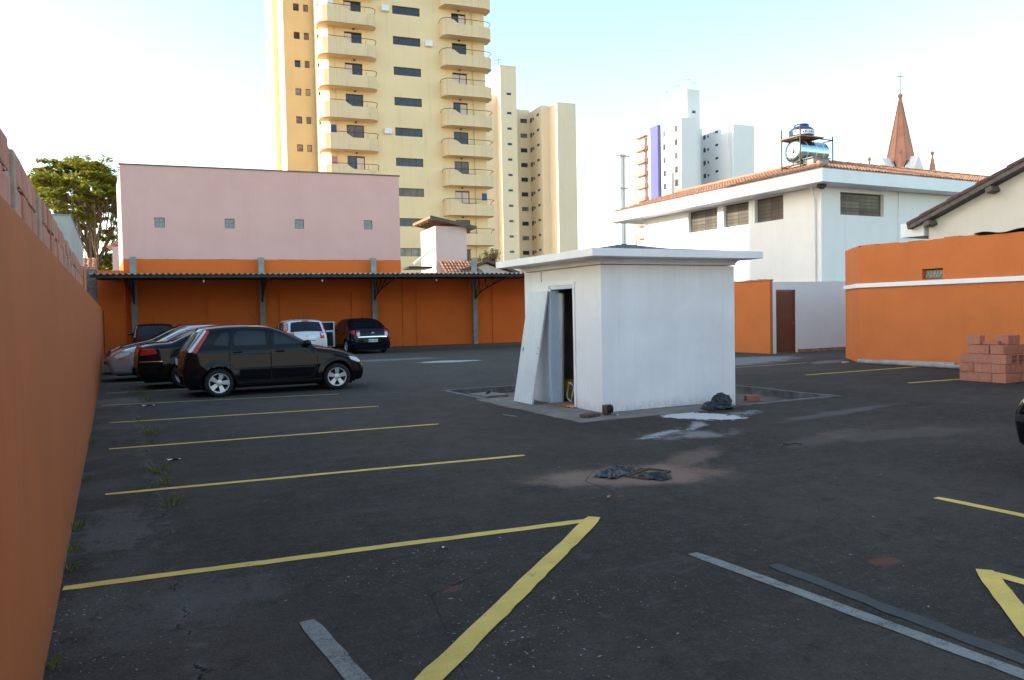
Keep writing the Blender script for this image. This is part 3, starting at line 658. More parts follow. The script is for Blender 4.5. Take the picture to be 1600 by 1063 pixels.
# ------------------------------------------------------------------ white two storey house with water tanks
t = thing('white_house', 'white two storey house with wide eave, hipped clay tile roof and louvred windows', 'house', (27.63, 24.3, 0))
b = MB(); ML = Matrix.Translation((0, 12.7, 0)) @ Matrix.Rotation(R_(-90), 4, 'Z')
LW = [(6.56, 8.83), (4.36, 6.12), (2.16, 3.96)]; wz0, wz1 = 5.67, 6.79
b.panel(12.7, 0, 6.86, .34, [(12.7-q, 12.7-p, wz0, wz1) for p, q in LW], ML)
b.panel(22-.342, 0, 6.86, .34, [(1.19-.342, 4.04-.342, 5.66, 6.66)], Matrix.Translation((.342, .001, 0)))
b.box(.345, 22, 12.3, 12.7, 0, 6.86); b.build('walls', M['white_house'], t)
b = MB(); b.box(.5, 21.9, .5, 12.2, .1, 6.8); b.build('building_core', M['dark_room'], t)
b = MB(); b.box(-.022, -.002, .0, 12.7, 2.72, 2.80); b.box(-.02, 22, -.022, -.002, 2.70, 2.78); b.box(5.01, 22, -.05, -.002, 2.785, 6.855); b.build('wall_band', M['white_house'], t)
b = MB(); b.box(-.95, 23, -.9, 15.0, 6.862, 7.42); b.build('eave_slab', M['white'], t, bevel=.01)
b = MB(); b.box(-.96, 23.01, -.91, 15.01, 7.422, 7.45); b.build('eave_flashing', M['fibro'], t)
ex0, ex1, ey0, ey1, ins, zt_, zb_ = -.9, 22.9, -.85, 14.9, 2.8, 8.40, 7.46
b = MB()
def slope(p0, eu, ev, Lu, Lv, zf, sl2): 
    tileroof(b, p0, eu, ev, Lu, Lv, .20, .38, .05, clip=lambda v: (v*zf, Lu-v*zf))
Lv_ = math.hypot(ins, zt_-zb_); zf = ins/Lv_
slope((ex0, ey1, zb_), (0, -1, 0), (ins, 0, zt_-zb_), ey1-ey0, Lv_, zf, 0)
slope((ex0, ey0, zb_), (1, 0, 0), (0, ins, zt_-zb_), ex1-ex0, Lv_, zf, 0)
b.build('roof_tiles', M['tile'], t, kind='stuff')
b = MB()
b.add([(ex0, ey0, zb_-.01), (ex1, ey0, zb_-.01), (ex1, ey1, zb_-.01), (ex0, ey1, zb_-.01), (ex0+ins, ey0+ins, zt_-.03), (ex1-ins, ey0+ins, zt_-.03), (ex1-ins, ey1-ins, zt_-.03), (ex0+ins, ey1-ins, zt_-.03)],
      [(0, 1, 5, 4), (1, 2, 6, 5), (2, 3, 7, 6), (3, 0, 4, 7), (4, 5, 6, 7)]); b.build('roof_deck', M['tile'], t)
rt = MB(); rt.tube([(0, 0, 0), (.40, 0, 0)], .105, 8, .085); rtm = rt.mesh('ridge_tile', M['tile'], smooth=True)
for (p, q) in (((ex0+ins, ey1-ins, zt_), (ex0+ins, ey0+ins, zt_)), ((ex0+ins, ey0+ins, zt_), (ex0, ey0, zb_+.06)), ((ex0+ins, ey0+ins, zt_), (ex1-ins, ey0+ins, zt_))):
    p, q = Vector(p), Vector(q); d = q-p; n = int(d.length/.40)
    for i in range(n):
        o = link('ridge_tile', rtm, t, loc=p+d*(i/n)+Vector((0, 0, .02+.012*(i % 2)))); o.rotation_euler = d.to_track_quat('X', 'Z').to_euler()
fmc = {}
def louvre(parent, x, y, z, wd, ht, rz, rows=6):
    key = (round(wd, 2), round(ht, 2))
    if key not in fmc:
        f = MB(); f.panel(wd, 0, ht, .05, [(.035, wd-.035, .035, ht-.035)]); f.box(wd/2-.012, wd/2+.012, -.004, .054, .034, ht-.034)
        for i in range(1, rows): f.box(.034, wd-.034, .0, .05, .035+(ht-.07)*i/rows-.006, .035+(ht-.07)*i/rows+.006)
        h = (ht-.07)/rows; Mt = Matrix.Rotation(.22, 4, 'X')
        fmc[key] = (f.mesh('louvre_window', M['frame_d']), MB().box(0, wd/2-.05, -.004, .004, 0, h*.90, Mt).mesh('louvre_pane', M['louvre']), h)
    fm, pm2, h = fmc[key]; o = link('louvre_window', fm, parent, loc=(x, y, z)); o.rotation_euler = (0, 0, R_(rz)); rg = random.Random(int(x*10+y*7))
    for i in range(rows):
        for j in range(2):
            p = link('louvre_pane', pm2, o, loc=(.036+j*(wd/2-.024), .012, .036+h*i)); p.rotation_euler = (rg.uniform(-.08, .10), 0, 0)
for p, q in LW: louvre(t, .20, q, wz0, q-p, wz1-wz0, -90)
louvre(t, 1.19, .18, 5.66, 2.85, 1.0, 0, 6)
b = MB(); b.box(3.1, 3.7, .24, .30, 5.70, 5.85); b.build('paper_in_window', M['paper'], t)
b = MB(); b.tube([(-.05, .30, 2.2), (-.05, .30, 6.2), (-.3, .30, 6.85)], .05, 10); b.build('downpipe', M['white_house'], t, smooth=True)
b = MB(); b.box(-.45, -.15, -.42, -.16, 6.72, 6.858); b.box(-.38, -.2, -.36, -.22, 6.66, 6.72); b.build('security_lamp', M['black'], t, bevel=.01)
b = MB(); b.box(.55, 1.55, .9, 1.35, 7.9, 8.28); b.box(.45, 1.65, .85, 1.42, 8.282, 8.32); b.build('roof_flashing', M['concrete'], t, bevel=.01)

TX, TY, TZ = 28.05, 26.25, 8.05
t = thing('solar_boiler', 'horizontal stainless steel boiler drum on the roof of the white house', 'boiler', (TX, TY, TZ))
b = MB(); b.lathe([(.02, -.02), (.25, -.06), (.42, -.03), (.51, .02), (.51, 1.78), (.45, 1.84), (.2, 1.88), (.02, 1.88)], 32, (0, 0, .70), 'x'); b.build('drum', M['inox'], t, smooth=True)
for x in (.42, .98, 1.45):
    b = MB(); b.lathe([(.512, -.03), (.526, -.02), (.526, .02), (.512, .03)], 32, (x, 0, .70), 'x', closed=False); b.build('band', M['alloy'], t, smooth=True)
b = MB()
for a in range(6): b.tube([(-.075, 0, .70), (-.05, .36*math.cos(a*math.pi/3), .70+.36*math.sin(a*math.pi/3))], .012, 5)
b.lathe([(.10, -.10), (.10, -.05)], 12, (0, 0, .70), 'x'); b.build('end_cap_ribs', M['concrete_l'], t)
b = MB()
for x in (.35, 1.4):
    b.box(x-.05, x+.05, -.4, .4, .05, .10); b.box(x-.03, x+.03, -.36, -.30, .10, .42); b.box(x-.03, x+.03, .30, .36, .10, .42)
b.build('cradle', M['concrete_l'], t)
t = thing('tank_stand', 'steel pipe frame holding the drum and blue tank above the tiled roof', 'frame', (TX, TY, TZ))
b = MB()
for x, y in ((-.14, -.55), (1.95, -.55), (1.95, .55), (-.14, .55)): b.tube([(x, y, -.5), (x, y, 1.42 if x > 0 else 1.75)], .035, 6)
b.build('upright', M['frame_d'], t)
b = MB()
for z in (.02, 1.24):
    for y in (-.55, .55): b.tube([(-.14, y, z), (1.95, y, z)], .028, 6)
    for x in (-.14, 1.95, .9): b.tube([(x, -.55, z), (x, .55, z)], .028, 6)
b.build('cross_rail', M['frame_d'], t)
b = MB(); b.box(-.2, 1.3, -.62, .62, 1.275, 1.33); b.build('deck', M['wood'], t)
t = thing('water_tank', 'round blue plastic water tank with a white band on top of the pipe frame', 'water tank', (TX+.55, TY, TZ+1.335))
b = MB(); b.lathe([(.40, 0), (.52, .03), (.55, .10), (.56, .34), (.50, .40), (.42, .46), (.33, .50), (.33, .56), (.345, .58), (.30, .62), (.1, .64), (.01, .64)], 32); b.build('shell', M['blue_tank'], t, smooth=True)
b = MB(); n = 16; b.grid([[(.566*math.cos(a), .566*math.sin(a), z) for a in [math.pi*(1.02+.80*i/n) for i in range(n+1)]] for z in (.10, .30)]); lb = b.build('label_band', M['paper'], t)
b = MB()
for i, a in enumerate((1.28, 1.34, 1.44, 1.50, 1.54, 1.60, 1.66)):
    q = Vector((.570*math.cos(math.pi*a), .570*math.sin(math.pi*a), .15)); tn = Vector((-math.sin(math.pi*a), math.cos(math.pi*a), 0))
    p1, p2 = q-tn*.025, q+tn*.025; h = .09 if i % 2 else .06; b.quad(p1, p2, p2+Vector((0, 0, h)), p1+Vector((0, 0, h)))
b.build('faded_print', M['blue_tank'], lb)
b = MB(); b.tube([(-.40, -.1, .42), (-.55, -.2, .45), (-.70, -.55, .42)], .03, 6); b.build('inlet_pipe', M['concrete_l'], t)

# ------------------------------------------------------------------ tall pink-white tank house and the low tiled house behind the carport
t = thing('tank_house', 'narrow pale pink tower with a small sloping roof rising behind the carport', 'tower', (17.83, 45.01, 0), -6)
b = MB(); b.prism([(0, 0), (2.0, 0), (2.0, 3.6), (0, 3.6)], 0, 7.02); b.build('walls', M['pinkwhite'], t)
dz = -.20; b = MB()
def mono(z0, z1, u0, u1, v0, v1): return [(u, v, 7.42+dz*u+z) for z in (z0, z1) for v in (v0, v1) for u in (u0, u1)]
b.add(mono(-.06, .10, -.42, 2.50, -.42, 4.0), ((0, 2, 3, 1), (4, 5, 7, 6), (0, 1, 5, 4), (1, 3, 7, 5), (3, 2, 6, 7), (2, 0, 4, 6))); b.build('roof', M['wood'], t)
b = MB(); b.add(mono(-.1, .105, -.44, 2.52, -.46, -.425), ((0, 2, 3, 1), (4, 5, 7, 6), (0, 1, 5, 4), (1, 3, 7, 5), (3, 2, 6, 7), (2, 0, 4, 6))); b.build('fascia', M['timber_d'], t)
for v in (.3, 1.2, 2.1, 3.0):
    b = MB(); b.box(-.4, .0, v, v+.08, 7.27, 7.36); b.build('rafter_end', M['timber_d'], t)
b = MB(); b.prism([(0.002, .002), (1.998, .002), (1.998, 3.59), (.002, 3.59)], 7.021, 7.05); b.build('wall_plate', M['timber_d'], t)
b = MB(); b.tube([(-1.3, .4, 4.75), (-.02, .4, 5.7)], .07, 8); b.build('drain_pipe', M['white_house'], t, smooth=True)
t = thing('low_house', 'low house with terracotta tiled roof and dark gable beside the pink tower', 'house', (20.45, 43.4, 0), -6)
b = MB(); b.add([(-1.75, 0, 0), (1.9, 0, 0), (1.9, 0, 4.0), (0, 0, 4.62), (-1.75, 0, 4.0), (-1.75, 6, 0), (1.9, 6, 0), (1.9, 6, 4.0), (0, 6, 4.62), (-1.75, 6, 4.0)], [(0, 1, 2, 3, 4), (9, 8, 7, 6, 5), (0, 4, 9, 5), (1, 6, 7, 2), (4, 3, 8, 9), (3, 2, 7, 8)]); b.build('walls', M['beige'], t)
b = MB()
for sx in (-1, 1): b.add([(0, -.3, 4.72), (0, -.22, 4.72), (sx*2.1, -.22, 3.98), (sx*2.1, -.3, 3.98), (0, -.3, 4.88), (0, -.22, 4.88), (sx*2.1, -.22, 4.14), (sx*2.1, -.3, 4.14)], ((0, 1, 2, 3), (4, 7, 6, 5), (0, 4, 5, 1), (2, 6, 7, 3), (0, 3, 7, 4), (1, 5, 6, 2)))
b.build('barge_board', M['timber_d'], t)
b = MB()
tileroof(b, (2.1, -.2, 4.06), (0, 1, 0), (-2.1, 0, .74), 6.2, 2.2); tileroof(b, (-2.1, -.2, 4.06), (0, 1, 0), (2.1, 0, .74), 6.2, 2.2); b.build('roof_tiles', M['tile'], t, kind='stuff')
t = thing('side_wing_house', 'clay tile lean-to roof at the foot of the pink tower', 'house', (16.5, 43.2, 0), -6)
b = MB(); b.box(-.9, 3.3, .3, 1.6, 0, 3.9); b.build('walls', M['beige'], t)
b = MB(); tileroof(b, (1.2, 0, 3.95), (1, 0, 0), (0, 1.6, .95), 2.4, 1.8); b.build('roof_tiles', M['tile'], t, kind='stuff')
b = MB(); b.add([(1.2, 0, 3.93), (3.6, 0, 3.93), (3.6, 1.6, 4.86), (1.2, 1.6, 4.86)], [(0, 1, 2, 3)]); b.build('roof_deck', M['tile'], t)
b = MB(); b.box(-1.1, .3, -.2, 1.6, 4.30, 4.42); b.build('flat_roof', M['beam'], t)

# ------------------------------------------------------------------ neighbours on the left
t = thing('grey_neighbour', 'plain grey rendered building rising behind the left wall', 'building', (-1.05, 28, 0))
b = MB(); b.box(-7, 0, 0, 11.4, -.3, 4.93); b.build('walls', M['concrete_l'], t)
b = MB(); b.box(-7.05, .02, -.02, 11.42, 4.932, 4.97); b.build('coping', M['concrete'], t)
t = thing('tiled_hut', 'small orange walled house with clay tile roof under the big tree', 'house', (-2.4, 55.5, 0))
b = MB(); b.box(0, 1.5, 0, 4, 0, 5.0); b.build('walls', M['beige'], t)
b = MB(); tileroof(b, (-.2, -.3, 4.95), (1, 0, 0), (0, 2.2, .75), 1.9, 2.3, .26, .45); b.build('roof_tiles', M['tile'], t, kind='stuff')
t = thing('pink_side_house', 'narrow strip of pink house with a red tiled eave left of the pink building', 'house', (.12, 55.5, 0), -6)
b = MB(); b.box(0, 5, 0, 6, 0, 6.3); b.build('walls', M['pinkwhite'], t)
b = MB(); tileroof(b, (-.28, 6, 6.25), (0, -1, 0), (2.0, 0, 1.1), 6.3, 2.2, .24, .42); b.build('roof_tiles', M['tile'], t, kind='stuff')
t = thing('unseen_shade_block', 'tall cream block added out of view on the left to shade the lot', 'building', (-70, 12, 0))  # unseen block, placed and sized to keep the sun off the lot
YS1 = 28.9+.4*27.63+.4*45-12
b = MB(); b.box(0, 25, 8, YS1, -.3, 36.2); b.build('walls', M['btower'], t)
wb = MB()
for z in range(2, 35, 3):
    for y in range(10, int(YS1)-2, 4): wb.box(25.002, 25.03, y, y+1.6, z, z+1.3)
wb.build('window_rows', M['glass'], t, kind='stuff')

t = thing('rear_bounce_block', 'plain white block added behind the camera for reflections and bounced light', 'building', (0, -22, 0))  # added out of view for car reflections and light bounced onto the hut
b = MB(); b.box(-26, 34, -8, 0, -.3, 9); b.build('walls', M['white_house'], t)
b = MB(); b.box(-26.3, 34.3, -8.3, .3, 9.002, 9.3); b.build('roof', M['concrete_d'], t)
# ------------------------------------------------------------------ cream tower with balconies
t = thing('balcony_tower', 'tall cream apartment tower with curved balconies on its front', 'building', (18.25, 71.25, 0), -6)
floors = [22.62+2.82*i for i in range(-7, 6)]; TT = 46
hol = []
for F in floors: hol += [(1.45, 3.05, F, F+2.15), (5.97, 8.60, F+1.42, F+2.20), (11.70, 13.15, F, F+2.15)]
b = MB(); b.panel(15.0, 0, TT, .25, hol); b.build('front_wall', M['tower'], t)
b = MB()
hl = []
for F in floors: hl += [(1.9, 3.5, F+.72, F+1.22), (1.9, 3.5, F+1.55, F+2.05), (6.7, 7.4, F+.8, F+1.7)]
MLt = Matrix.Translation((0, 9.5, 0)) @ Matrix.Rotation(R_(-90), 4, 'Z')
b.panel(9.5-.252, 0, TT, .22, hl, MLt); b.build('side_wall', M['tower'], t)
b = MB(); b.box(.5, 14.998, .5, 13.9, 0, TT-.1); b.box(14.7, 15.0, .252, 14, 0, TT); b.build('building_core', M['tower'], t)
rg = random.Random(4); pk = lambda: rg.choice(['glass', 'glass', 'glass', 'glass2', 'glass3'])
for F in floors:
    window(t, 1.45, F, 1.60, 2.15, .13, 2, pane=pk()); window(t, 5.97, F+1.42, 2.63, .78, .13, 4, pane=pk(), fw=.04); window(t, 11.70, F, 1.45, 2.15, .13, 2, pane=pk())
    for z in (F+.72, F+1.55): window(t, .10, z, 1.60, .50, (.10, 7.6, z), 2, -90)
    window(t, 0, 0, .7, .9, (.10, 2.8, F+.8), 1, -90)
def balcony(poly, u_dip0, u_dip1, parent, name):
    """closed plan; parapet follows all edges except the last one (against the wall); lower between the dip marks"""
    bb = MB(); n = len(poly); bb.prism(poly, -.36, .02)
    inn = []
    cx = sum(p[0] for p in poly)/n; cy = -.2
    for i in range(n-1):
        (x0, y0), (x1, y1) = poly[i], poly[i+1]; L = math.hypot(x1-x0, y1-y0); nx, ny = (y1-y0)/L, -(x1-x0)/L
        if (cx-x0)*nx+(cy-y0)*ny < 0: nx, ny = -nx, -ny
        cuts = [0, 1]
        for u in (u_dip0, u_dip0+.55):
            if abs(x1-x0) > 1 and min(x0, x1) < u < max(x0, x1): cuts.append((u-x0)/(x1-x0))
        cuts = sorted(cuts)
        H = lambda x: 1.08 if x <= u_dip0+.01 else (.72 if x >= u_dip0+.54 else 1.08)
        for c0, c1 in zip(cuts, cuts[1:]):
            a0, b0, a1, b1 = x0+(x1-x0)*c0, y0+(y1-y0)*c0, x0+(x1-x0)*c1, y0+(y1-y0)*c1
            t_ = .12; P = [(a0, b0), (a1, b1), (a1+nx*t_, b1+ny*t_), (a0+nx*t_, b0+ny*t_)]; hh = (H(a0), H(a1), H(a1), H(a0))
            bb.add([(x, y, .021) for x, y in P]+[(x, y, h) for (x, y), h in zip(P, hh)], ((3, 2, 1, 0), (4, 5, 6, 7), (0, 1, 5, 4), (1, 2, 6, 5), (2, 3, 7, 6), (3, 0, 4, 7)))
    me = bb.mesh(name, M['tower_b'])
    rr = MB(); path = [Vector((x, y, 1.20)) for x, y in poly]
    sm = []
    for i in range(len(path)-1):
        for s in range(4): sm.append(path[i].lerp(path[i+1], s/4))
    sm.append(path[-1]); sm[0].z -= .2; sm[-1].z -= .55; sm[-2].z -= .12
    rr.tube(sm, .028, 6); rr.tube([Vector((u_dip0+.5, poly[2][1]+.06, .82)), Vector((u_dip0+2.1, poly[2][1]+.06, .82))], .022, 5)
    for u in (u_dip0+.6, u_dip0+1.3, u_dip0+2.0): rr.tube([(u, poly[2][1]+.06, .5), (u, poly[2][1]+.06, 1.20)], .016, 5)
    return me, rr.mesh('railing', M['rail'])
pl1 = [(-1.0, .9), (-1.0, -.45), (-.88, -.80), (-.62, -1.08), (-.2, -1.28), (3.75, -1.28), (4.12, -1.02), (4.25, -.6), (4.25, .0), ]
pl2 = [(10.45, 0), (10.45, -.55), (10.55, -.90), (10.8, -1.18), (11.15, -1.28), (14.65, -1.28), (15.2, -1.05), (15.45, -.6), (15.45, .6)]
for poly, ud, dx in ((pl1+[(-.0, .9)][:0], 1.25, 0), (pl2, 11.5, 0)):
    me, rl = balcony(poly, ud, 0, t, 'balcony')
    for F in floors:
        o = link('balcony', me, t, loc=(0, 0, F)); link('railing', rl, o)
b = MB(); b.tube([(13.75, -.06, 0), (13.75, -.06, TT)], .055, 6); b.tube([(.55, -.05, 0), (.55, -.05, TT)], .045, 6); b.build('downpipe', M['tower_b'], t)
lm = MB().box(-.09, .09, -.12, 0, -.09, .09).mesh('wall_lamp', M['frame_d'], bevel=.02)
for F in floors: link('wall_lamp', lm, t, loc=(2.3, -.003, F+2.42)); link('wall_lamp', lm, t, loc=(12.4, -.003, F+2.42))
vr = random.Random(77)
acm = MB().box(0, .72, -.34, -.02, 0, .52).mesh('air_conditioner', M['white'], bevel=.02)
cum = MB().box(0, .62, -.02, .02, 0, 1.9).mesh('curtain', M['pinkwhite'])
clm = [MB().box(0, .5, -.02, .02, -.7, 0).mesh('hanging_laundry', M[m]) for m in ('paper', 'salmon', 'blue_tank')]
for F in floors:
    if vr.random() < .35: link('air_conditioner', acm, t, loc=(vr.choice([9.0, 4.9]), 0, F+1.5))
    for u in (1.5, 2.35, 11.75, 12.45):
        if vr.random() < .45: link('curtain', cum, t, loc=(u, .125, F+.1))
    if vr.random() < .3: link('hanging_laundry', vr.choice(clm), t, loc=(vr.choice([-.1, 3.2, 10.9, 14.1]), -.9, F+1.85))
# set back wing on the left
b = MB(); hw = []
for F in floors: hw += [(1.0, 1.58, F+1.40, F+2.12), (2.0, 2.48, F+1.40, F+2.12)]
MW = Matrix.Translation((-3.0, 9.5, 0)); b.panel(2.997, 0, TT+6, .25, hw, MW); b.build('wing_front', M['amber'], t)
b = MB(); b.box(-3.0, -.01, 9.752, 26, 0, TT+6); b.box(-3.5, -3.001, 16, 26, 0, TT+6); b.box(.5, 14, 14, 22, 0, TT+6); b.build('wing_core', M['tower'], t)
for F in floors: window(t, -2.0, F+1.40, .58, .72, 9.62, 1, pane=pk()); window(t, -1.0, F+1.40, .48, .72, 9.62, 1, pane=pk())
scm = MB().box(-.12, 0, -.9, .9, -.2, .9).mesh('side_sill_box', M['tower'])
for F in floors: link('side_sill_box', scm, t, loc=(-3.502, 20, F+.8))

# ------------------------------------------------------------------ pale cream tower behind it, and the white tower
def far_tower(name, label, loc, mat, core, blk, mid, ra, wing, H, pitch, nfl, ztop, extra=None):
    t = thing(name, label, 'building', loc, -6)
    b = MB(); b.box(*core, 0, H[0]); b.box(core[0]-.06, core[1]+.06, core[2]-.06, core[3]+.06, H[0]+.002, H[0]+.15); b.build('stair_core', mat, t)
    b = MB(); b.box(*blk, 0, H[1]); b.build('left_block', mat, t)
    b = MB(); b.box(*mid, 0, H[2]); b.build('recessed_block', mat, t)
    b = MB(); b.box(*ra, 0, H[3]); b.build('pier_block', mat, t)
    b = MB(); b.box(*wing, 0, H[4]); b.build('right_wing', mat, t)
    return t
BT = far_tower('pale_tower', 'pale cream apartment tower seen between the balcony tower and the hut roof', (65.97, 132.87, 0), M['btower'],
    (.38, 3.62, 0, 8), (-6, .378, 2, 13), (3.622, 8.72, 6, 16), (8.722, 10.35, 0, 16), (10.352, 14.25, -3.6, 14), (47.9, 43.0, 41.7, 41.2, 41.0), 2.9, 12, 40)
for i in range(13):
    zz = 42.58-2.9*i-(.7 if i else 0)
    window(BT, 1.65, zz, .85, .42, -.052, 1, fw=.04)
    z = 39.1-2.9*i
    if i < 12:
        window(BT, 6.72, z, 1.36, .80, 5.945, 2, pane=pk(), fw=.05)
        window(BT, 0, 0, .9, .85, (8.668, 5.7, z), 1, -90, fw=.05); window(BT, 0, 0, .5, .5, (8.668, 4.35, z+.2), 1, -90, fw=.05); window(BT, 0, 0, 1.0, .42, (8.668, 2.3, z+.45), 1, -90, fw=.05)
b = MB()
for u, v, h in ((1.2, 3, 2.2), (2.4, 5, 1.6)): b.tube([(u, v, 47.9), (u, v, 47.9+h)], .06, 5); b.tube([(u-.7, v, 47.6+h), (u+.7, v, 47.9+h)], .04, 5)
b.lathe([(.02, -.4), (.34, -.25), (.42, 0), (.34, .25), (.02, .4)], 10, (-.6, 4, 48.4)); b.tube([(-.6, 4, 43), (-.6, 4, 48)], .05, 5); b.build('antenna', M['frame_d'], BT, kind='stuff')
WT = far_tower('white_tower', 'white apartment tower with a violet stripe and salmon balconies', (107.44, 130.68, 0), M['wtower'],
    (3.49, 6.75, 3, 12.5), (0, 3.9, 0, 33), (3.902, 10.8, 8, 18), (10.802, 11.6, -1.4, 16), (11.602, 17.0, -2, 14), (48.5, 41.75, 41.7, 40.25, 40.55), 2.85, 12, 40)
b = MB(); b.box(3.495, 3.902, 12.502, 33, 41.7, 43.2); b.build('upper_set_back', M['wtower'], WT)
def wside(v, z, w_, h_, **kk): return window(WT, 0, 0, w_, h_, (-.055, v, z), kk.get('d', 2), -90, pane=kk.get('p', pk()), fw=.06)
for i in range(12):
    z = 39.0-2.85*i
    wside(7.05, z, 1.0, 1.3); wside(2.5, z+.1, 1.1, 1.3); wside(12.3, z+.1, 1.1, 1.25)
    window(WT, 7.3, z+.2, 1.4, 1.05, 7.945, 2, pane=pk(), fw=.05)
    window(WT, 0, 0, .8, .95, (10.745, 7.6, z+.2), 1, -90, fw=.05); window(WT, 0, 0, .5, .5, (10.745, 6.1, z+.35), 1, -90, fw=.05); window(WT, 0, 0, .95, .45, (10.745, 3.2, z+.7), 1, -90, fw=.05)
    wside(14.9, z-.3, 1.4, 1.7, p='glass3')
window(WT, 4.8, 43.6, .8, .55, 2.945, 1, fw=.05)
b = MB(); b.box(-.75, -.002, 8.05, 11.22, 0, 41.9); b.build('violet_stripe', M['blue'], WT)
b = MB(); b.box(-.4, -.002, 3.2, 3.7, 0, 41.7); b.build('white_rib', M['wtower'], WT)
bm_ = MB(); bm_.box(-.9, -.002, 0, 4.4, -.2, 0); bm_.box(-.9, -.75, 0, 4.4, 0, .85); bm_.box(-.749, -.002, 0, .15, 0, .85); bm_.box(-.749, -.002, 4.25, 4.4, 0, .85); bmm = bm_.mesh('balcony', M['salmon'])
for i in range(12): link('balcony', bmm, WT, loc=(0, 13.42, 37.9-2.85*i))
b = MB(); b.box(-.9, -.002, 13.42, 17.82, 40.7, 40.95); b.build('balcony_canopy', M['salmon'], WT)
b = MB(); b.box(-.9, -.002, 19.0, 24.2, 0, 41.4); b.box(-1.5, -.002, 26.5, 33, 0, 40.2); b.build('left_bay', M['wtower'], WT)
b = MB()
for u, v, h in ((4.2, 8, 2.6), (5.2, 5, 3.2), (6.0, 4, 2.2), (4.0, 11.8, 2.4)): b.tube([(u, v, 48.4), (u, v, 48.4+h)], .05, 5); b.tube([(u-.8, v, 48+h), (u+.8, v, 48.2+h)], .035, 5)
b.build('antenna', M['frame_d'], WT, kind='stuff')

# ------------------------------------------------------------------ church spire
t = thing('church_spire', 'pink tiled church spire with ball and cross above the white house roof', 'church', (81.45, 60.3, 0), -8)
b = MB(); b.box(-2.3, 2.3, -2.3, 2.3, 0, 16.2); b.build('belfry', M['white_house'], t)
for q in range(4):
    Mq = Matrix.Rotation(q*math.pi/2, 4, 'Z'); b = MB(); b.add([Mq @ Vector(p) for p in ((-1.45, -2.6, 15.2), (1.45, -2.6, 15.2), (0, -2.6, 18.35), (-1.45, -1.6, 15.2), (1.45, -1.6, 15.2), (0, -1.1, 18.35))], [(0, 1, 2), (5, 4, 3), (0, 2, 5, 3), (1, 4, 5, 2), (0, 3, 4, 1)]); b.build('gable', M['white_house'], t)
b = MB(); n = 8; r0 = [(1.62*math.cos(2*math.pi*(i+.5)/n), 1.62*math.sin(2*math.pi*(i+.5)/n)) for i in range(n)]
vs = []; fs = []
for i in range(n):
    x0, y0 = r0[i]; x1, y1 = r0[(i+1) % n]; m = ((x0+x1)/2*.94, (y0+y1)/2*.94); k0 = len(vs)
    low = i % 2 == 0
    vs += [(x0, y0, 17.9), (x1, y1, 17.9), (m[0], m[1], 16.5 if low else 17.9), (0.05*x0, .05*y0, 25.3), (.05*x1, .05*y1, 25.3)]; fs += [(k0, k0+2, k0+1), (k0, k0+1, k0+4, k0+3)]
b.add(vs, fs); b.build('spire', M['copper'], t)
b = MB()
for i in range(n): b.tube([(r0[i][0], r0[i][1], 17.9), (.08*r0[i][0], .08*r0[i][1], 25.3)], .06, 5, .03)
b.build('spire_ridge', M['tile'], t)
b = MB(); b.lathe([(.02, -.28), (.2, -.2), (.28, 0), (.2, .2), (.02, .28)], 12, (0, 0, 25.55)); b.build('ball', M['copper'], t, smooth=True)
b = MB(); b.tube([(0, 0, 25.8), (0, 0, 28.4)], .05, 6); b.tube([(-.42, .1, 27.75), (.42, -.1, 27.75)], .045, 6); b.build('cross', M['concrete'], t)
for sx in (-1, 1):
    for sy in (-1, 1):
        b = MB(); x, y = 2.3*sx, 2.3*sy; b.box(x-.32, x+.32, y-.32, y+.32, 14, 16.7); b.prism([(x+.34*math.cos(a*math.pi/3), y+.34*math.sin(a*math.pi/3)) for a in range(6)], 16.7, 16.72); p_ = b.build('pinnacle', M['white_house'], t)
        b = MB(); b.lathe([(.36, 16.4), (.34, 16.9), (.07, 18.45)], 6, (x, y, 0)); b.lathe([(.02, 18.4), (.16, 18.5), (.2, 18.66), (.15, 18.82), (.02, 18.9)], 10, (x, y, 0)); b.build('pinnacle_cap', M['copper'], p_)

t = thing('utility_pole', 'weathered concrete utility pole with short crossarms beyond the hut roof', 'utility pole', (35.2, 49.9, 0))
b = MB(); b.box(-.25, .25, -.16, .16, 0, 13.6); b.build('pole', M['white_house'], t, bevel=.03)
b = MB(); b.box(-.6, .6, -.26, -.17, 13.35, 13.45); b.box(-.45, .45, -.26, -.17, 10.9, 11.0); b.build('crossarm', M['concrete_l'], t)
b = MB(); b.tube([(.05, -.18, 0), (.05, -.18, 13.3)], .028, 6); b.build('conduit', M['concrete_l'], t)
ins_ = MB().lathe([(.05, 0), (.07, .05), (.04, .10), (.06, .14), (.02, .2)], 8).mesh('insulator', M['white'], smooth=True)
for x in (-.52, -.25, .25, .52): link('insulator', ins_, t, loc=(x, -.215, 13.455))

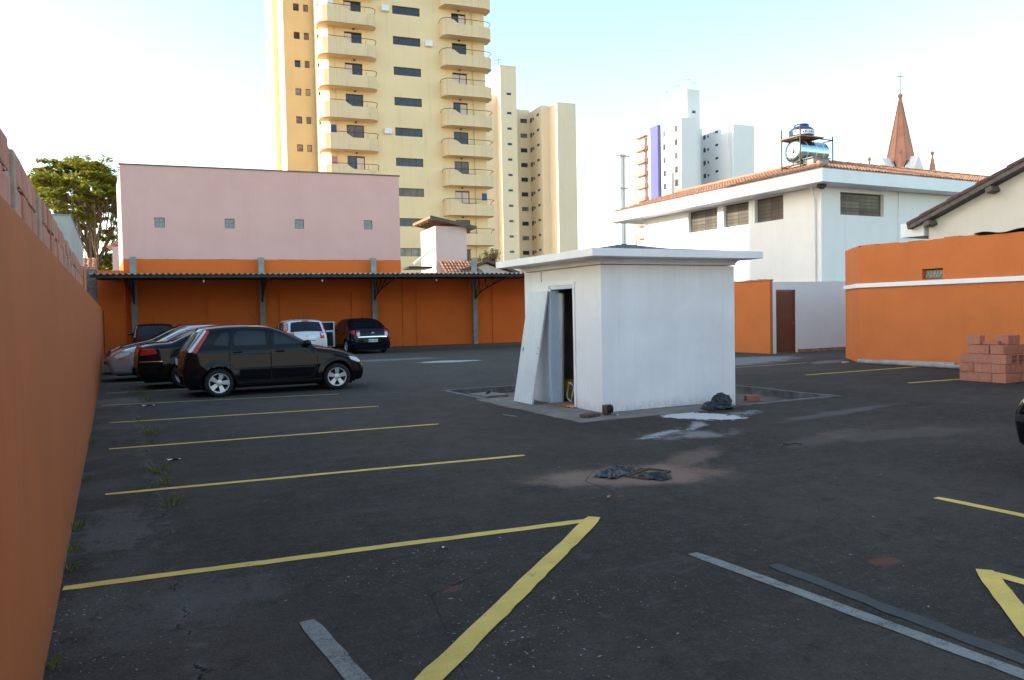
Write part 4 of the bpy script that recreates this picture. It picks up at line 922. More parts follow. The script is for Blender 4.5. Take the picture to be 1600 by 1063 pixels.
# ------------------------------------------------------------------ trees
def tree(name, label, loc, trunkpts, fork, clusters, mats, leaf, rng, per=150, flat=.28, limb=.16):
    t = thing(name, label, 'tree', loc); b = MB(); b.tube(trunkpts, limb*2.0, 10, limb*1.5); rg = random.Random(rng)
    lv = []
    for (c, r) in clusters:
        c = Vector(c); s = Vector(trunkpts[-1] if rg.random() < .6 else trunkpts[-2])
        mid1 = s.lerp(c, .38)+Vector((rg.uniform(-.3, .3), rg.uniform(-.3, .3), -.05*(c-s).length+rg.uniform(0, .6))); mid2 = s.lerp(c, .72)+Vector((rg.uniform(-.3, .3), rg.uniform(-.3, .3), rg.uniform(-.1, .35)))
        pts = [s, s.lerp(mid1, .5)+Vector((rg.uniform(-.1, .1), 0, 0)), mid1, mid1.lerp(mid2, .5)+Vector((rg.uniform(-.12, .12), 0, rg.uniform(-.1, .1))), mid2, c]
        b.tube(pts, limb*rg.uniform(.5, .9), 6, .02) if rg.random() < .40 else b.tube(pts[3:], limb*.22, 5, .012)
        for q in range(3): 
            e = c+Vector((rg.uniform(-1, 1)*r, rg.uniform(-1, 1)*r, rg.uniform(-.3, .3)*r)); b.tube([mid2, mid2.lerp(e, .5)+Vector((0, 0, rg.uniform(-.2, .2))), e], .035, 4, .01)
        sub = [c+Vector((rg.gauss(0, .5)*r, rg.gauss(0, .5)*r, rg.gauss(0, .3)*r*flat*2)) for _ in range(7)]
        for i in range(per):
            p = rg.choice(sub); a = rg.uniform(0, 6.283); q = r*.42*math.sqrt(rg.random())
            lv.append(p+Vector((q*math.cos(a), q*math.sin(a), rg.gauss(0, flat*.32)*r)))
    b.build('trunk', M['bark'], t, smooth=True)
    v, f = [], []
    for p in lv:
        n = Vector((rg.gauss(0, .45), rg.gauss(0, .45), 1)).normalized(); a = Vector((rg.uniform(-1, 1), rg.uniform(-1, 1), 0)); a = (a-n*a.dot(n)).normalized(); c = n.cross(a)
        s = leaf*rg.uniform(.7, 1.35); k0 = len(v); v += [p-a*s, p-c*s*.42, p+a*s, p+c*s*.42]; f.append((k0, k0+1, k0+2, k0+3))
    me = bpy.data.meshes.new('crown'); me.from_pydata(v, [], f); me.materials.append(mats); link('crown', me, t); return t
rg = random.Random(21); cl = []
for i in range(62):                                       # umbrella shell
    a = rg.uniform(0, 6.283); q = math.sqrt(rg.random()); x, y = 3.7*q*math.cos(a), 4.2*q*math.sin(a)
    cl.append(((x-.55, y, 12.5-2.9*q**2.3+rg.uniform(-.55, .25)), rg.uniform(.75, 1.25)))
for i in range(15):                                       # inner sparse layers
    a = rg.uniform(0, 6.283); q = .35+.55*rg.random(); cl.append(((3.5*q*math.cos(a)-.3, 3.8*q*math.sin(a), rg.uniform(8.2, 11.0)), rg.uniform(.5, .85)))
for i in range(12): cl.append(((rg.uniform(-1.8, 1.5), rg.uniform(-1, 1), rg.uniform(5.2, 7.6)), rg.uniform(.35, .6)))
tree('umbrella_tree', 'large spreading flat crowned tree beyond the left wall', (-1.0, 62.4, 0), [(0, 0, 0), (.1, 0, 2.5), (0, .1, 4.2), (.15, 0, 5.6)], 5, cl, M['leaf'], .18, 9, per=320)
cl = [((rg.uniform(-.75, .75), rg.uniform(-.6, .6), rg.uniform(4.6, 6.2)), rg.uniform(.22, .4)) for i in range(26)]
tree('small_dry_tree', 'small dry bushy tree peeping over the low roofs beside the tower', (25.9, 54.4, 0), [(0, 0, 0), (0, 0, 2), (.05, 0, 3.4), (0, 0, 4.2)], 4, cl, M['leaf2'], .10, 12, per=60, limb=.06, flat=.8)

# ================================================================== cars
def catmull(pts, n=9):
    P = np.array(pts, float); out = []
    for i in range(len(P)-1):
        p0, p1, p2, p3 = P[max(i-1, 0)], P[i], P[i+1], P[min(i+2, len(P)-1)]
        for s in np.linspace(0, 1, n, endpoint=False):
            h = .5*(2*p1+(p2-p0)*s+(2*p0-5*p1+4*p2-p3)*s*s+(3*p1-p0-3*p2+p3)*s**3); l = p1+(p2-p1)*s
            out.append(h*.6+l*.4)
    return np.array(out+[P[-1]])
class Body:
    def __init__(s, top, W, belt, zb=.20, tum=.36, r=.11, wheels=(), Ra=.35, fr=.13, rr=.07, nx=150, nz=30):
        ch = catmull(top); ch[:, 0] = np.maximum.accumulate(ch[:, 0]+np.arange(len(ch))*1e-6); s.ch = ch
        s.L0, s.L1 = ch[0, 0], ch[-1, 0]; s.W, s.belt, s.zb, s.tum, s.r, s.wh, s.Ra, s.fr, s.rr = W, belt, zb, tum, r, wheels, Ra, fr, rr
        L = s.L1-s.L0; s.z0, s.z1 = ch[0, 1], ch[-1, 1]
        bx = np.array([0, .015, .05, .12, .3, L-.35, L-.13, L-.05, L-.012, L])+s.L0
        bz = np.array([s.z0, s.z0-.10, zb+.05, zb+.02, zb, zb-.01, zb, zb+.03, s.z1-.08, s.z1]); s.bot = np.stack([bx, bz], 1)
        s.poly = np.concatenate([ch, s.bot[::-1]])
        u = np.linspace(0, 1, nx); s.xs = s.L0+L*(.5-.5*np.cos(np.pi*u))*.5+L*u*.5
        s.xs = np.unique(np.concatenate([s.xs, ch[np.abs(np.gradient(ch[:, 1])) > .015, 0]])); s.nz = nz
        v = np.linspace(0, 1, nz); s.vs = (.5-.5*np.cos(np.pi*v))*.6+v*.4
        d = np.diff(ch, axis=0); s.arc = np.concatenate([[0], np.cumsum(np.hypot(d[:, 0], d[:, 1]))])
    def zt(s, x): return np.interp(x, s.ch[:, 0], s.ch[:, 1])
    def zlow(s, x): return np.interp(x, s.bot[:, 0], s.bot[:, 1])
    def dist(s, x, z):
        P = np.stack([np.ravel(x), np.ravel(z)], 1)[:, None]; A, B = s.poly[:-1][None], s.poly[1:][None]; D = B-A
        t = np.clip(((P-A)*D).sum(2)/np.maximum((D*D).sum(2), 1e-9), 0, 1); q = A+D*t[..., None]
        return np.sqrt(((P-q)**2).sum(2)).min(1).reshape(np.shape(x))
    def hw(s, x, z):
        x, z = np.asarray(x, float), np.asarray(z, float); w_ = np.full(np.broadcast(x, z).shape, s.W/2)
        tf = np.clip((x-(s.L1-.95))/.95, 0, 1); w_ = w_-s.fr*tf**2.4
        tr_ = np.clip(((s.L0+.7)-x)/.7, 0, 1); w_ = w_-s.rr*tr_**2.2
        up_ = np.clip(z-s.belt, 0, None); w_ = w_-s.tum*up_-.25*np.minimum(up_, .06)
        w_ = w_-.12*np.clip(.38-z, 0, None)-.03*np.clip((z-.62)/.4, 0, 1)*np.clip((s.belt-z+.3)/.3, 0, 1)
        for c in s.wh: w_ = w_+.020*np.exp(-((np.hypot(x-c, z-s.Ra*.88)-s.Ra)/.055)**2)
        return w_
    def y(s, x, z):
        d = np.clip(s.dist(x, z)/s.r, 0, 1); return s.hw(x, z)-s.r*.95*(1-np.sqrt(np.clip(1-(1-d)**2, 0, 1)))
    def edge(s, a):                                       # point on the top chain at arc length a: x, z, normal, half width, crown
        x = np.interp(a, s.arc, s.ch[:, 0]); z = np.interp(a, s.arc, s.ch[:, 1]); e = .06
        x2, z2, x1, z1 = np.interp(a+e, s.arc, s.ch[:, 0]), np.interp(a+e, s.arc, s.ch[:, 1]), np.interp(a-e, s.arc, s.ch[:, 0]), np.interp(a-e, s.arc, s.ch[:, 1])
        t = np.array([x2-x1, z2-z1]); t /= max(1e-9, np.hypot(*t)); n = np.array([-t[1], t[0]])
        return x, z, n, float(s.y(np.array([x]), np.array([z]))[0]), s.crown(n)
    def crown(s, n): return .030+.085*max(0, n[0])**1.5+.05*max(0, -n[0])**1.5
    def at(s, x, z): d = np.hypot(s.ch[:, 0]-x, s.ch[:, 1]-z); return s.arc[d.argmin()]
    def mesh(s, name, mat):
        X = np.repeat(s.xs[:, None], s.nz, 1); lo, hi = s.zlow(s.xs), s.zt(s.xs); lo = np.minimum(lo, hi); Z = lo[:, None]+(hi-lo)[:, None]*s.vs[None]
        bad = np.zeros(X.shape, bool); 
        for c in s.wh:
            zc = s.Ra*.88; d = np.hypot(X-c, Z-zc); tol = .026; nr = (np.abs(d-s.Ra) < tol) & (Z > lo[:, None]+1e-4)
            k_ = np.where(nr, s.Ra/np.maximum(d, 1e-6), 1); X = np.where(nr, c+(X-c)*k_, X); Z = np.where(nr, zc+(Z-zc)*k_, Z); bad |= (d < s.Ra+tol*.5) & (d <= s.Ra+tol)
        Y = s.y(X, Z); nx, nz = X.shape; v = []; f = []
        for sg in (1, -1):
            k0 = len(v); v += [(X[i, j], sg*Y[i, j], Z[i, j]) for i in range(nx) for j in range(nz)]
            for i in range(nx-1):
                for j in range(nz-1):
                    q = [(i, j), (i+1, j), (i+1, j+1), (i, j+1)]
                    if all(bad[a] for a in q): continue
                    f.append(tuple(k0+a*nz+b_ for a, b_ in q))
        for jj in (nz-1, 0):                              # strip over the top and along the floor
            nt_ = 9; base = len(v)
            for i in range(nx):
                a, b_ = max(i-1, 0), min(i+1, nx-1); t = np.array([X[b_, jj]-X[a, jj], Z[b_, jj]-Z[a, jj]]); t /= max(1e-9, np.hypot(*t)); n = np.array([-t[1], t[0]])*(1 if jj else -1)
                if jj == 0: n = n*0
                cr = s.crown(n) if jj else 0
                for q in np.linspace(1, -1, nt_): v.append((X[i, jj]+n[0]*cr*(1-q*q), Y[i, jj]*q, Z[i, jj]+n[1]*cr*(1-q*q)))
            f += [(base+i*nt_+q, base+(i+1)*nt_+q, base+(i+1)*nt_+q+1, base+i*nt_+q+1) for i in range(nx-1) for q in range(nt_-1)]
        m = MB(); m.v = v; m.f = f; m.mi = [0]*len(f); me = m.mesh(name, mat, smooth=True, merge=.0012); return me
    def side(s, mb, poly, off, sg=-1, nx=12, nz=12, rnd=.0):
        P = np.array(poly, float)
        if rnd:
            Q = []
            for i in range(len(P)):
                a, b_, c = P[i-1], P[i], P[(i+1) % len(P)]; da, dc = a-b_, c-b_; ra, rc = min(rnd, .45*np.hypot(*da)), min(rnd, .45*np.hypot(*dc))
                p, q = b_+da/np.hypot(*da)*ra, b_+dc/np.hypot(*dc)*rc
                for t in (0, .25, .5, .75, 1): Q.append((1-t)**2*p+2*t*(1-t)*b_+t*t*q)
            P = np.array(Q)
        z0, z1 = P[:, 1].min(), P[:, 1].max(); rows = []
        for z in z0+(z1-z0)*(.002+.996*(.5-.5*np.cos(np.linspace(0, np.pi, nz)))):
            xs = []
            for i in range(len(P)):
                (xa, za), (xb, zb) = P[i-1], P[i]
                if (za-z)*(zb-z) <= 0 and abs(za-zb) > 1e-9: xs.append(xa+(xb-xa)*(z-za)/(zb-za))
            xx = np.linspace(min(xs), max(xs), nx); zz = np.full(nx, z); yy = s.y(xx, zz)+off; rows.append([(a, sg*b_, z) for a, b_ in zip(xx, yy)])
        mb.grid(rows); return mb
    def strip(s, mb, pa, pb, t0, t1, off, n=10, nt_=9, taper=0):
        a0, a1 = s.at(*pa), s.at(*pb); rows = []
        for i, a in enumerate(np.linspace(a0, a1, n)):
            x, z, nn, we, cr = s.edge(a); sc = 1-taper*i/(n-1)
            rows.append([(x+nn[0]*(cr*(1-q*q)+off), we*q, z+nn[1]*(cr*(1-q*q)+off)) for q in np.linspace(t0*sc, t1*sc, nt_)])
        mb.grid(rows); return mb

WHM = {}
def wheel_meshes(R, rim, wd=.185, spokes=5):
    kk = (R, rim, spokes)
    if kk in WHM: return WHM[kk]
    a = MB(); a.lathe([(rim*.98, -wd/2+.01), (rim+.015, -wd/2), (R-.03, -wd/2+.004), (R-.004, -wd/2+.03), (R, -wd/4), (R, wd/4), (R-.004, wd/2-.03), (R-.03, wd/2-.004), (rim+.015, wd/2), (rim*.98, wd/2-.01)], 40, ax='y', closed=False); ty = a.mesh('tyre', M['tyre'], smooth=True)
    a = MB(); a.lathe([(rim*.98, -wd/2+.004), (rim, -wd/2-.006), (rim*.93, -wd/2-.004), (rim*.90, -wd/2+.012), (rim*.86, -wd/2+.06)], 40, ax='y', closed=False)
    for i in range(spokes):
        Mq = Matrix.Rotation(2*math.pi*i/spokes, 4, 'Y'); b0, b1 = .030, .052
        vs = [(-b0, -wd/2+.028, .03), (b0, -wd/2+.028, .03), (b1, -wd/2+.010, rim*.93), (-b1, -wd/2+.010, rim*.93), (-b0, -wd/2+.06, .03), (b0, -wd/2+.06, .03), (b1, -wd/2+.05, rim*.93), (-b1, -wd/2+.05, rim*.93)]
        a.add([Mq @ Vector(p) for p in vs], ((0, 1, 2, 3), (7, 6, 5, 4), (0, 4, 5, 1), (1, 5, 6, 2), (2, 6, 7, 3), (3, 7, 4, 0)))
    a.lathe([(.062, -wd/2+.05), (.062, -wd/2+.018), (.045, -wd/2+.012), (.0, -wd/2+.012)], 20, ax='y', closed=False); rm = a.mesh('rim', M['alloy'], smooth=True)
    a = MB(); a.lathe([(rim*.97, -wd/2+.075), (.0, -wd/2+.075)], 24, ax='y', closed=False); br = a.mesh('brake_disc', M['under'])
    WHM[kk] = (ty, rm, br); return WHM[kk]

def car(name, label, loc, rz, sp):
    t = thing(name, label, 'car', loc, rz, sp.get('group'))
    B = Body(sp['top'], sp['W'], sp['belt'], sp.get('zb', .2), sp.get('tum', .36), wheels=sp['wheels'], Ra=sp['R']+.055, fr=sp.get('fr', .13), rr=sp.get('rr', .07))
    P = M[sp['paint']]; link('body', B.mesh('body', P), t)
    R = sp['R']; yt = sp['W']/2-.10
    a = MB(); a.box(B.L0+.15, B.L1-.2, -sp['W']/2+.26, sp['W']/2-.26, sp.get('zb', .2)-.04, .5)
    for c in sp['wheels']:
        for sg in (1, -1):
            pr = [(c+(R+.05)*math.cos(q), sg*(yt+.085), R+(R+.05)*math.sin(q)) for q in np.linspace(-.5, math.pi+.5, 20)]; pr2 = [(x, sg*(yt-.20), z) for x, y, z in pr]
            a.grid([pr, pr2]); a.add(pr2, [tuple(range(len(pr2)))])
    a.build('underbody', M['under'], t)
    ty, rm, br = wheel_meshes(R, sp['rim'])
    for c in sp['wheels']:
        for sg in (-1, 1):
            wh = bpy.data.objects.new('wheel', None); C.objects.link(wh); wh.parent = t; wh.location = (c, sg*yt, R); wh.rotation_euler = (0, .4*c, R_(0 if sg < 0 else 180)); wh.empty_display_size = .1
            if c == sp['wheels'][1] and sp.get('steer'): wh.rotation_euler.z += R_(sp['steer'])
            for me in (ty, rm, br): link(me.name.split('.')[0], me, wh)
    gm = M['carglass']
    for (pa, pb, tw, nm, tp_) in sp['glass']: 
        a = MB(); B.strip(a, pa, pb, -tw, tw, .004, taper=tp_); a.build(nm, gm, t, smooth=True)
    for d in sp['doors']:
        for sg in (-1, 1):
            if d.get('only') and d['only'] != sg: continue
            a = MB(); q = np.array(d['poly']); c = q.mean(0); qq = c+(q-c)*(1+.016/np.abs(q-c).clip(.05)); B.side(a, qq, .0012, sg, 16, 16, .06); a.build('door_seam', M['under'], t, smooth=True)
            a = MB(); B.side(a, q, .0035, sg, 18, 18, .06); do_ = a.build('door', P, t, smooth=True)
            for nm, pl_, mt, of in d.get('sub', ()):
                a = MB(); B.side(a, pl_, of, sg, 12, 12, .03 if nm == 'window' else .012); a.build(nm, M[mt] if isinstance(mt, str) else mt, do_, smooth=True)
            if 'handle' in d:
                hx, hz = d['handle']; yy = float(B.y(np.array([hx]), np.array([hz]))[0]); a = MB()
                a.lathe([(.012, -.10), (.020, -.07), (.020, .07), (.012, .10)], 8, (hx, sg*(yy+.022), hz), 'x'); a.build('handle', P if sp.get('hpaint') else M['black'], do_, smooth=True)
                a = MB(); B.side(a, [(hx-.09, hz-.035), (hx+.09, hz-.035), (hx+.09, hz+.03), (hx-.09, hz+.03)], .005, sg, 6, 6, .03); a.build('handle_cup', M['under'], do_)
    for nm, mt, pl_, of in sp.get('sides', ()):
        for sg in (-1, 1): a = MB(); B.side(a, pl_, of, sg, 14, 12, .02); a.build(nm, M[mt] if isinstance(mt, str) else mt, t, smooth=True)
    for nm, mt, pa, pb, t0, t1, of in sp.get('strips', ()):
        a = MB(); B.strip(a, pa, pb, t0, t1, of); 
        a.build(nm, M[mt], t, smooth=True)
    for nm, mt, sidepoly, pa, pb, t0 in sp.get('lamps', ()):   # a lamp wraps from the side round the corner
        for sg in (-1, 1):
            a = MB(); 
            if sidepoly is not None: B.side(a, sidepoly, .007, sg, 10, 10, .02)
            if pa is not None: B.strip(a, pa, pb, sg*t0, sg*1.0, .007)
            a.build(nm, M[mt], t, smooth=True)
    if 'mirror' in sp:
        mx, mz = sp['mirror']; yy = float(B.y(np.array([mx]), np.array([mz]))[0])
        for sg in (-1, 1):
            a = MB(); a.lathe([(.02, -.07), (.075, -.055), (.088, 0), (.07, .05), (.03, .085)], 14, (mx-.03, 0, 0), 'x'); a.v = [(x, sg*(yy+.115)+y*1.15, mz+.05+z*.82) for x, y, z in a.v]
            a.box(mx-.06, mx, sg*(yy-.01), sg*(yy+.07), mz-.005, mz+.03); mi = a.build('mirror', P if sp.get('hpaint', True) else M['black'], t, smooth=True)
            a = MB(); a.lathe([(.002, 0), (.07, .001)], 14, (mx-.104, 0, 0), 'x', closed=False); a.v = [(x, sg*(yy+.115)+y*1.1, mz+.05+z*.78) for x, y, z in a.v]; a.build('mirror_glass', M['carglass'], mi)
    if 'antenna' in sp: x, z, d = sp['antenna']; a = MB(); a.tube([(x, 0, z), (x+d, 0, z+.38)], .006, 5, .003); a.build('antenna', M['black'], t)
    if 'plate' in sp:
        x, z, sg_, txt = sp['plate']; a = MB(); a.box(-.2, .2, -.008, .008, -.065, .065); p_ = a.build('licence_plate', M['plate'], t, bevel=.003); p_.location = (x, 0, z); p_.rotation_euler = (0, 0, R_(90 if sg_ > 0 else -90))
        if txt:
            me = text_mesh(txt, .105); me.materials.append(M['ink']); o = link('lettering', me, p_, loc=(0, -.0095, -.008)); o.rotation_euler = (R_(90), 0, 0); o.scale = (.92, 1, 1)
    for nm, mt, fn in sp.get('extra', ()): a = MB(); fn(a, B); a.build(nm, M[mt], t, smooth=True)
    return t, B

HT = [(0.0, .46), (.012, .62), (.05, .80), (.10, .96), (.20, 1.12), (.34, 1.30), (.44, 1.405), (.56, 1.435), (.9, 1.463), (1.35, 1.468), (1.75, 1.44), (2.05, 1.335), (2.35, 1.18), (2.66, 1.00), (2.78, .955), (3.1, .905), (3.4, .83), (3.6, .745), (3.74, .65), (3.82, .53), (3.84, .40)]
def hatch(paint, R=.295, **kw):
    sp = dict(paint=paint, top=HT, W=1.68, belt=.98, wheels=(.70, 3.19), R=R, rim=.205, tum=.34, zb=.19,
        glass=[((.14, 1.03), (.43, 1.395), .86, 'rear_window', .06), ((2.62, 1.02), (1.80, 1.43), .93, 'windscreen', .10)],
        doors=[dict(poly=[(.93, .62), (1.04, .34), (1.75, .33), (1.75, 1.40), (1.02, 1.40), (.93, 1.06)], handle=(1.09, .935), sub=[('window', [(1.02, 1.06), (1.68, 1.045), (1.66, 1.36), (1.12, 1.375), (1.04, 1.30)], 'carglass', .007), ('side_moulding', [(1.0, .555), (1.75, .55), (1.75, .575), (1.0, .58)], 'black', .010)]),
               dict(poly=[(1.775, .33), (2.62, .34), (2.74, .55), (2.74, .96), (2.04, 1.305), (1.775, 1.39)], handle=(1.96, .925), sub=[('window', [(1.835, 1.045), (2.63, 1.02), (2.5, 1.085), (2.06, 1.285), (1.85, 1.35)], 'carglass', .007), ('side_moulding', [(1.78, .55), (2.7, .545), (2.7, .57), (1.78, .575)], 'black', .010)])],
        sides=[('quarter_window', 'carglass', [(.63, 1.08), (.90, 1.065), (.92, 1.34), (.80, 1.33), (.70, 1.22)], .006), ('sill_trim', 'black', [(1.06, .215), (2.84, .21), (2.84, .30), (1.06, .305)], .006)],
        lamps=[('tail_lamp', 'redlamp', [(.19, .945), (.285, .945), (.56, 1.375), (.515, 1.40)], None, None, 0), ('tail_lamp_lens', 'clearlamp', [(.115, .95), (.185, .95), (.505, 1.395), (.46, 1.405)], None, None, 0),
               ('headlight', 'clearlamp', [(3.50, .665), (3.66, .60), (3.75, .60), (3.70, .665), (3.62, .715), (3.46, .745)], (3.58, .755), (3.74, .65), .52)],
        strips=[('front_grille', 'black', (3.83, .50), (3.84, .41), -.6, .6, .006), ('rear_bumper_trim', 'black', (.005, .52), (.015, .60), -.92, .92, .008)],
        mirror=(2.56, 1.02), plate=(-.055, .74, -1, ''), antenna=(1.7, 1.46, -.28))
    sp.update(kw); return sp
car('black_hatchback', 'glossy black five door hatchback with silver five spoke wheels parked side on', (1.235, 18.10, 0), 0, hatch('car_black', steer=-8))

SD = [(0.0, .52), (.015, .72), (.05, .90), (.12, 1.02), (.40, 1.065), (.72, 1.085), (1.0, 1.22), (1.32, 1.36), (1.7, 1.435), (2.15, 1.45), (2.5, 1.425), (2.85, 1.30), (3.25, 1.10), (3.5, 1.00), (3.9, .92), (4.25, .83), (4.48, .70), (4.58, .58), (4.60, .46)]
def sedan(paint, L=4.6, **kw):
    k_ = L/4.6; S = lambda P_: [(x*k_, z) for x, z in P_]
    sp = dict(paint=paint, top=S(SD), W=1.79, belt=.985, wheels=(.98*k_, 3.66*k_), R=.31, rim=.21, tum=.40, zb=.19, fr=.15, rr=.10,
        glass=[(S([(.76, 1.10)])[0], S([(1.55, 1.41)])[0], .92, 'rear_window', .10), (S([(3.42, 1.03)])[0], S([(2.56, 1.41)])[0], .94, 'windscreen', .10)],
        doors=[dict(poly=S([(1.28, .60), (1.38, .33), (2.25, .33), (2.25, 1.37), (1.6, 1.35), (1.28, 1.12)]), handle=(1.48*k_, .88), sub=[('window', S([(1.34, 1.05), (2.18, 1.035), (2.18, 1.345), (1.68, 1.33)]), 'carglass', .007)]),
               dict(poly=S([(2.275, .33), (3.25, .33), (3.38, .6), (3.38, .98), (2.75, 1.29), (2.275, 1.37)]), handle=(2.47*k_, .87), sub=[('window', S([(2.32, 1.03), (3.28, 1.00), (2.74, 1.265), (2.33, 1.345)]), 'carglass', .007)])],
        sides=[('window_trim', 'chrome', S([(1.22, 1.02), (3.3, .99), (3.3, 1.0), (1.22, 1.035)]), .008), ('bumper_moulding', 'chrome', S([(.04, .655), (.52, .655), (.52, .67), (.04, .67)]), .008)],
        lamps=[('tail_lamp', 'redlamp', S([(.06, .80), (.44, .85), (.36, .965), (.10, .97)]), S([(.03, .80)])[0], S([(.07, .95)])[0], .62), ('headlight', 'clearlamp', S([(4.10, .715), (4.38, .63), (4.47, .66), (4.38, .745), (4.06, .80)]), S([(4.28, .81)])[0], S([(4.50, .66)])[0], .55)],
        strips=[('front_grille', 'black', S([(4.47, .70)])[0], S([(4.55, .62)])[0], -.45, .45, .006), ('lower_grille', 'black', S([(4.59, .52)])[0], S([(4.60, .47)])[0], -.6, .6, .006)],
        mirror=(3.22*k_, 1.0), plate=(-.065, .58, -1, ''), hpaint=True)
    sp.update(kw); return sp
car('black_sedan', 'black saloon parked tail to the wall between the hatchback and the silver car', (.47, 20.98, 0), 0, sedan('car_black', 4.75))
car('silver_sedan', 'silver saloon parked nose to the left wall beyond the black saloon', (4.36, 24.05, 0), 180, sedan('car_silver', 4.5, W=1.76, sides=[('indicator', 'amberlamp', [(4.02, .64), (4.22, .585), (4.31, .60), (4.06, .665)], .009)]))
car('dark_sedan', 'dark saloon mostly hidden behind the silver car with only its nose by the wall', (4.45, 27.25, 0), 180, sedan('car_black', 4.6, plate=(4.60*1.0+.10, .50, 1, '')))

# cars under the carport, tails towards the lot
car('maroon_hatchback', 'dark maroon hatchback under the left end of the carport, tail showing', (1.50, 33.9, 0), 90, hatch('car_maroon', hpaint=True))
wt_, WB = car('silver_white_hatchback', 'silver white hatchback under the carport with its right door open', (6.92, 31.65, 0), 90, hatch('car_white', W=1.76, hpaint=True,
    top=[(0.0, .46), (.010, .66), (.03, .86), (.07, 1.0), (.16, 1.14), (.28, 1.32), (.36, 1.43), (.50, 1.47), (.9, 1.50), (1.4, 1.505), (1.8, 1.475), (2.1, 1.37), (2.4, 1.21), (2.72, 1.03), (2.85, .98), (3.2, .92), (3.55, .84), (3.8, .75), (3.98, .65), (4.08, .53), (4.10, .40)], wheels=(.76, 3.32),
    glass=[((.075, 1.01), (.335, 1.40), .96, 'rear_window', .02), ((2.66, 1.06), (1.86, 1.455), .93, 'windscreen', .10)],
    lamps=[('tail_lamp', 'redlamp', [(.07, .76), (.33, .86), (.33, 1.00), (.16, 1.06), (.08, 1.0)], (.02, .76), (.06, .98), .74), ('tail_lamp_upper', 'redlamp', [(.12, 1.07), (.24, 1.05), (.40, 1.36), (.34, 1.39)], None, None, 0), ('reversing_lamp', 'clearlamp', None, (.042, .88), (.055, .95), .80)],
    strips=[('high_stop_lamp', 'redlamp', (.345, 1.41), (.375, 1.44), -.22, .22, .02), ('tailgate_recess', 'under', (.008, .66), (.012, .68), -.45, .45, .004)],
    doors=[dict(poly=[(.96, .62), (1.06, .34), (1.78, .33), (1.78, 1.44), (1.06, 1.42), (.96, 1.08)], handle=(1.12, .95), sub=[('window', [(1.04, 1.07), (1.72, 1.055), (1.70, 1.40), (1.14, 1.41), (1.06, 1.33)], 'carglass', .007)]),
           dict(poly=[(1.805, .33), (2.66, .34), (2.80, .55), (2.80, .98), (2.08, 1.345), (1.805, 1.43)], handle=(1.99, .94), only=1, sub=[('window', [(1.86, 1.055), (2.68, 1.03), (2.1, 1.325), (1.88, 1.39)], 'carglass', .007)])],
    plate=(-.06, .56, -1, ''), antenna=(.62, 1.47, -.05)))
a = MB(); a.lathe([(.05, -.012), (.055, 0), (.04, .008), (0, .010)], 16, (-.066, 0, .86), 'x'); a.build('badge', M['chrome'], wt_, smooth=True)
dh = MB(); dh.prism([(0, 0), (-.95, 0), (-.98, .02), (-.95, .05), (0, .06)], .30, .98); dh.v = [(x, y, z) for x, y, z in dh.v]
hinge = Matrix.Translation((2.72, -.86, 0)) @ Matrix.Rotation(R_(58), 4, 'Z')
dd = dh.build('open_door', M['car_white'], wt_, bevel=.012); dd.matrix_local = hinge
a = MB(); a.panel(.97, .98, 1.40, .035, [(.05, .90, 1.02, 1.36)], Matrix.Translation((-.97, .012, 0))); a.build('window_frame', M['car_white'], dd)
a = MB(); a.box(-.93, -.06, .026, .034, 1.0, 1.37); a.build('window', M['carglass'], dd)
a = MB(); a.box(-.90, -.05, .062, .075, .34, .95); a.build('door_lining', M['black'], dd)

C4 = [(0.0, .50), (.012, .68), (.04, .86), (.085, .99), (.16, 1.055), (.36, 1.085), (.60, 1.12), (.95, 1.30), (1.3, 1.43), (1.7, 1.49), (2.2, 1.50), (2.6, 1.46), (2.95, 1.33), (3.35, 1.12), (3.6, 1.00), (4.0, .92), (4.35, .82), (4.6, .68), (4.70, .56), (4.72, .45)]
nt_, NB = car('navy_saloon', 'dark navy saloon under the carport with a chrome strip across its boot', (9.80, 32.25, 0), 90, sedan('car_navy', 4.72, top=C4, W=1.77, belt=1.0,
    wheels=(1.0, 3.70), glass=[((.58, 1.125), (1.28, 1.42), .93, 'rear_window', .08), ((3.50, 1.04), (2.66, 1.44), .94, 'windscreen', .10)],
    sides=[('bumper_moulding', 'chrome', [(.08, .60), (.5, .60), (.5, .612), (.08, .612)], .008)],
    lamps=[('tail_lamp', 'redlamp', [(.06, .80), (.30, .88), (.34, 1.02), (.10, 1.0)], (.025, .76), (.085, .99), .80), ('reversing_lamp', 'clearlamp', None, (.022, .76), (.05, .90), .80)],
    strips=[('chrome_strip', 'chrome', (.014, .705), (.018, .735), -.93, .93, .014), ('plate_recess', 'black', (.004, .53), (.010, .64), -.40, .40, .004), ('script_badge', 'chrome', (.028, .795), (.030, .812), .40, .62, .006)],
    plate=(-.085, .565, -1, 'EAA 9961'), antenna=(1.6, 1.50, -.3)))
a = MB()
for z in (.865, .895):
    for sg in (-1, 1): a.tube([(-.052, 0, z+.035), (-.050, sg*.06, z-.008)], .011, 5)
a.build('chevron_badge', M['chrome'], nt_)

car('edge_car', 'black car whose bumper corner just enters at the right edge', (8.74, .27, 0), 90, sedan('car_black', 4.45, W=1.74, fr=.17, sides=[('indicator', 'amberlamp', [(3.96, .60), (4.19, .55), (4.30, .575), (4.02, .635)], .010), ('bumper_moulding', 'black', [(3.7, .46), (4.40, .46), (4.40, .53), (3.7, .55)], .012)]))

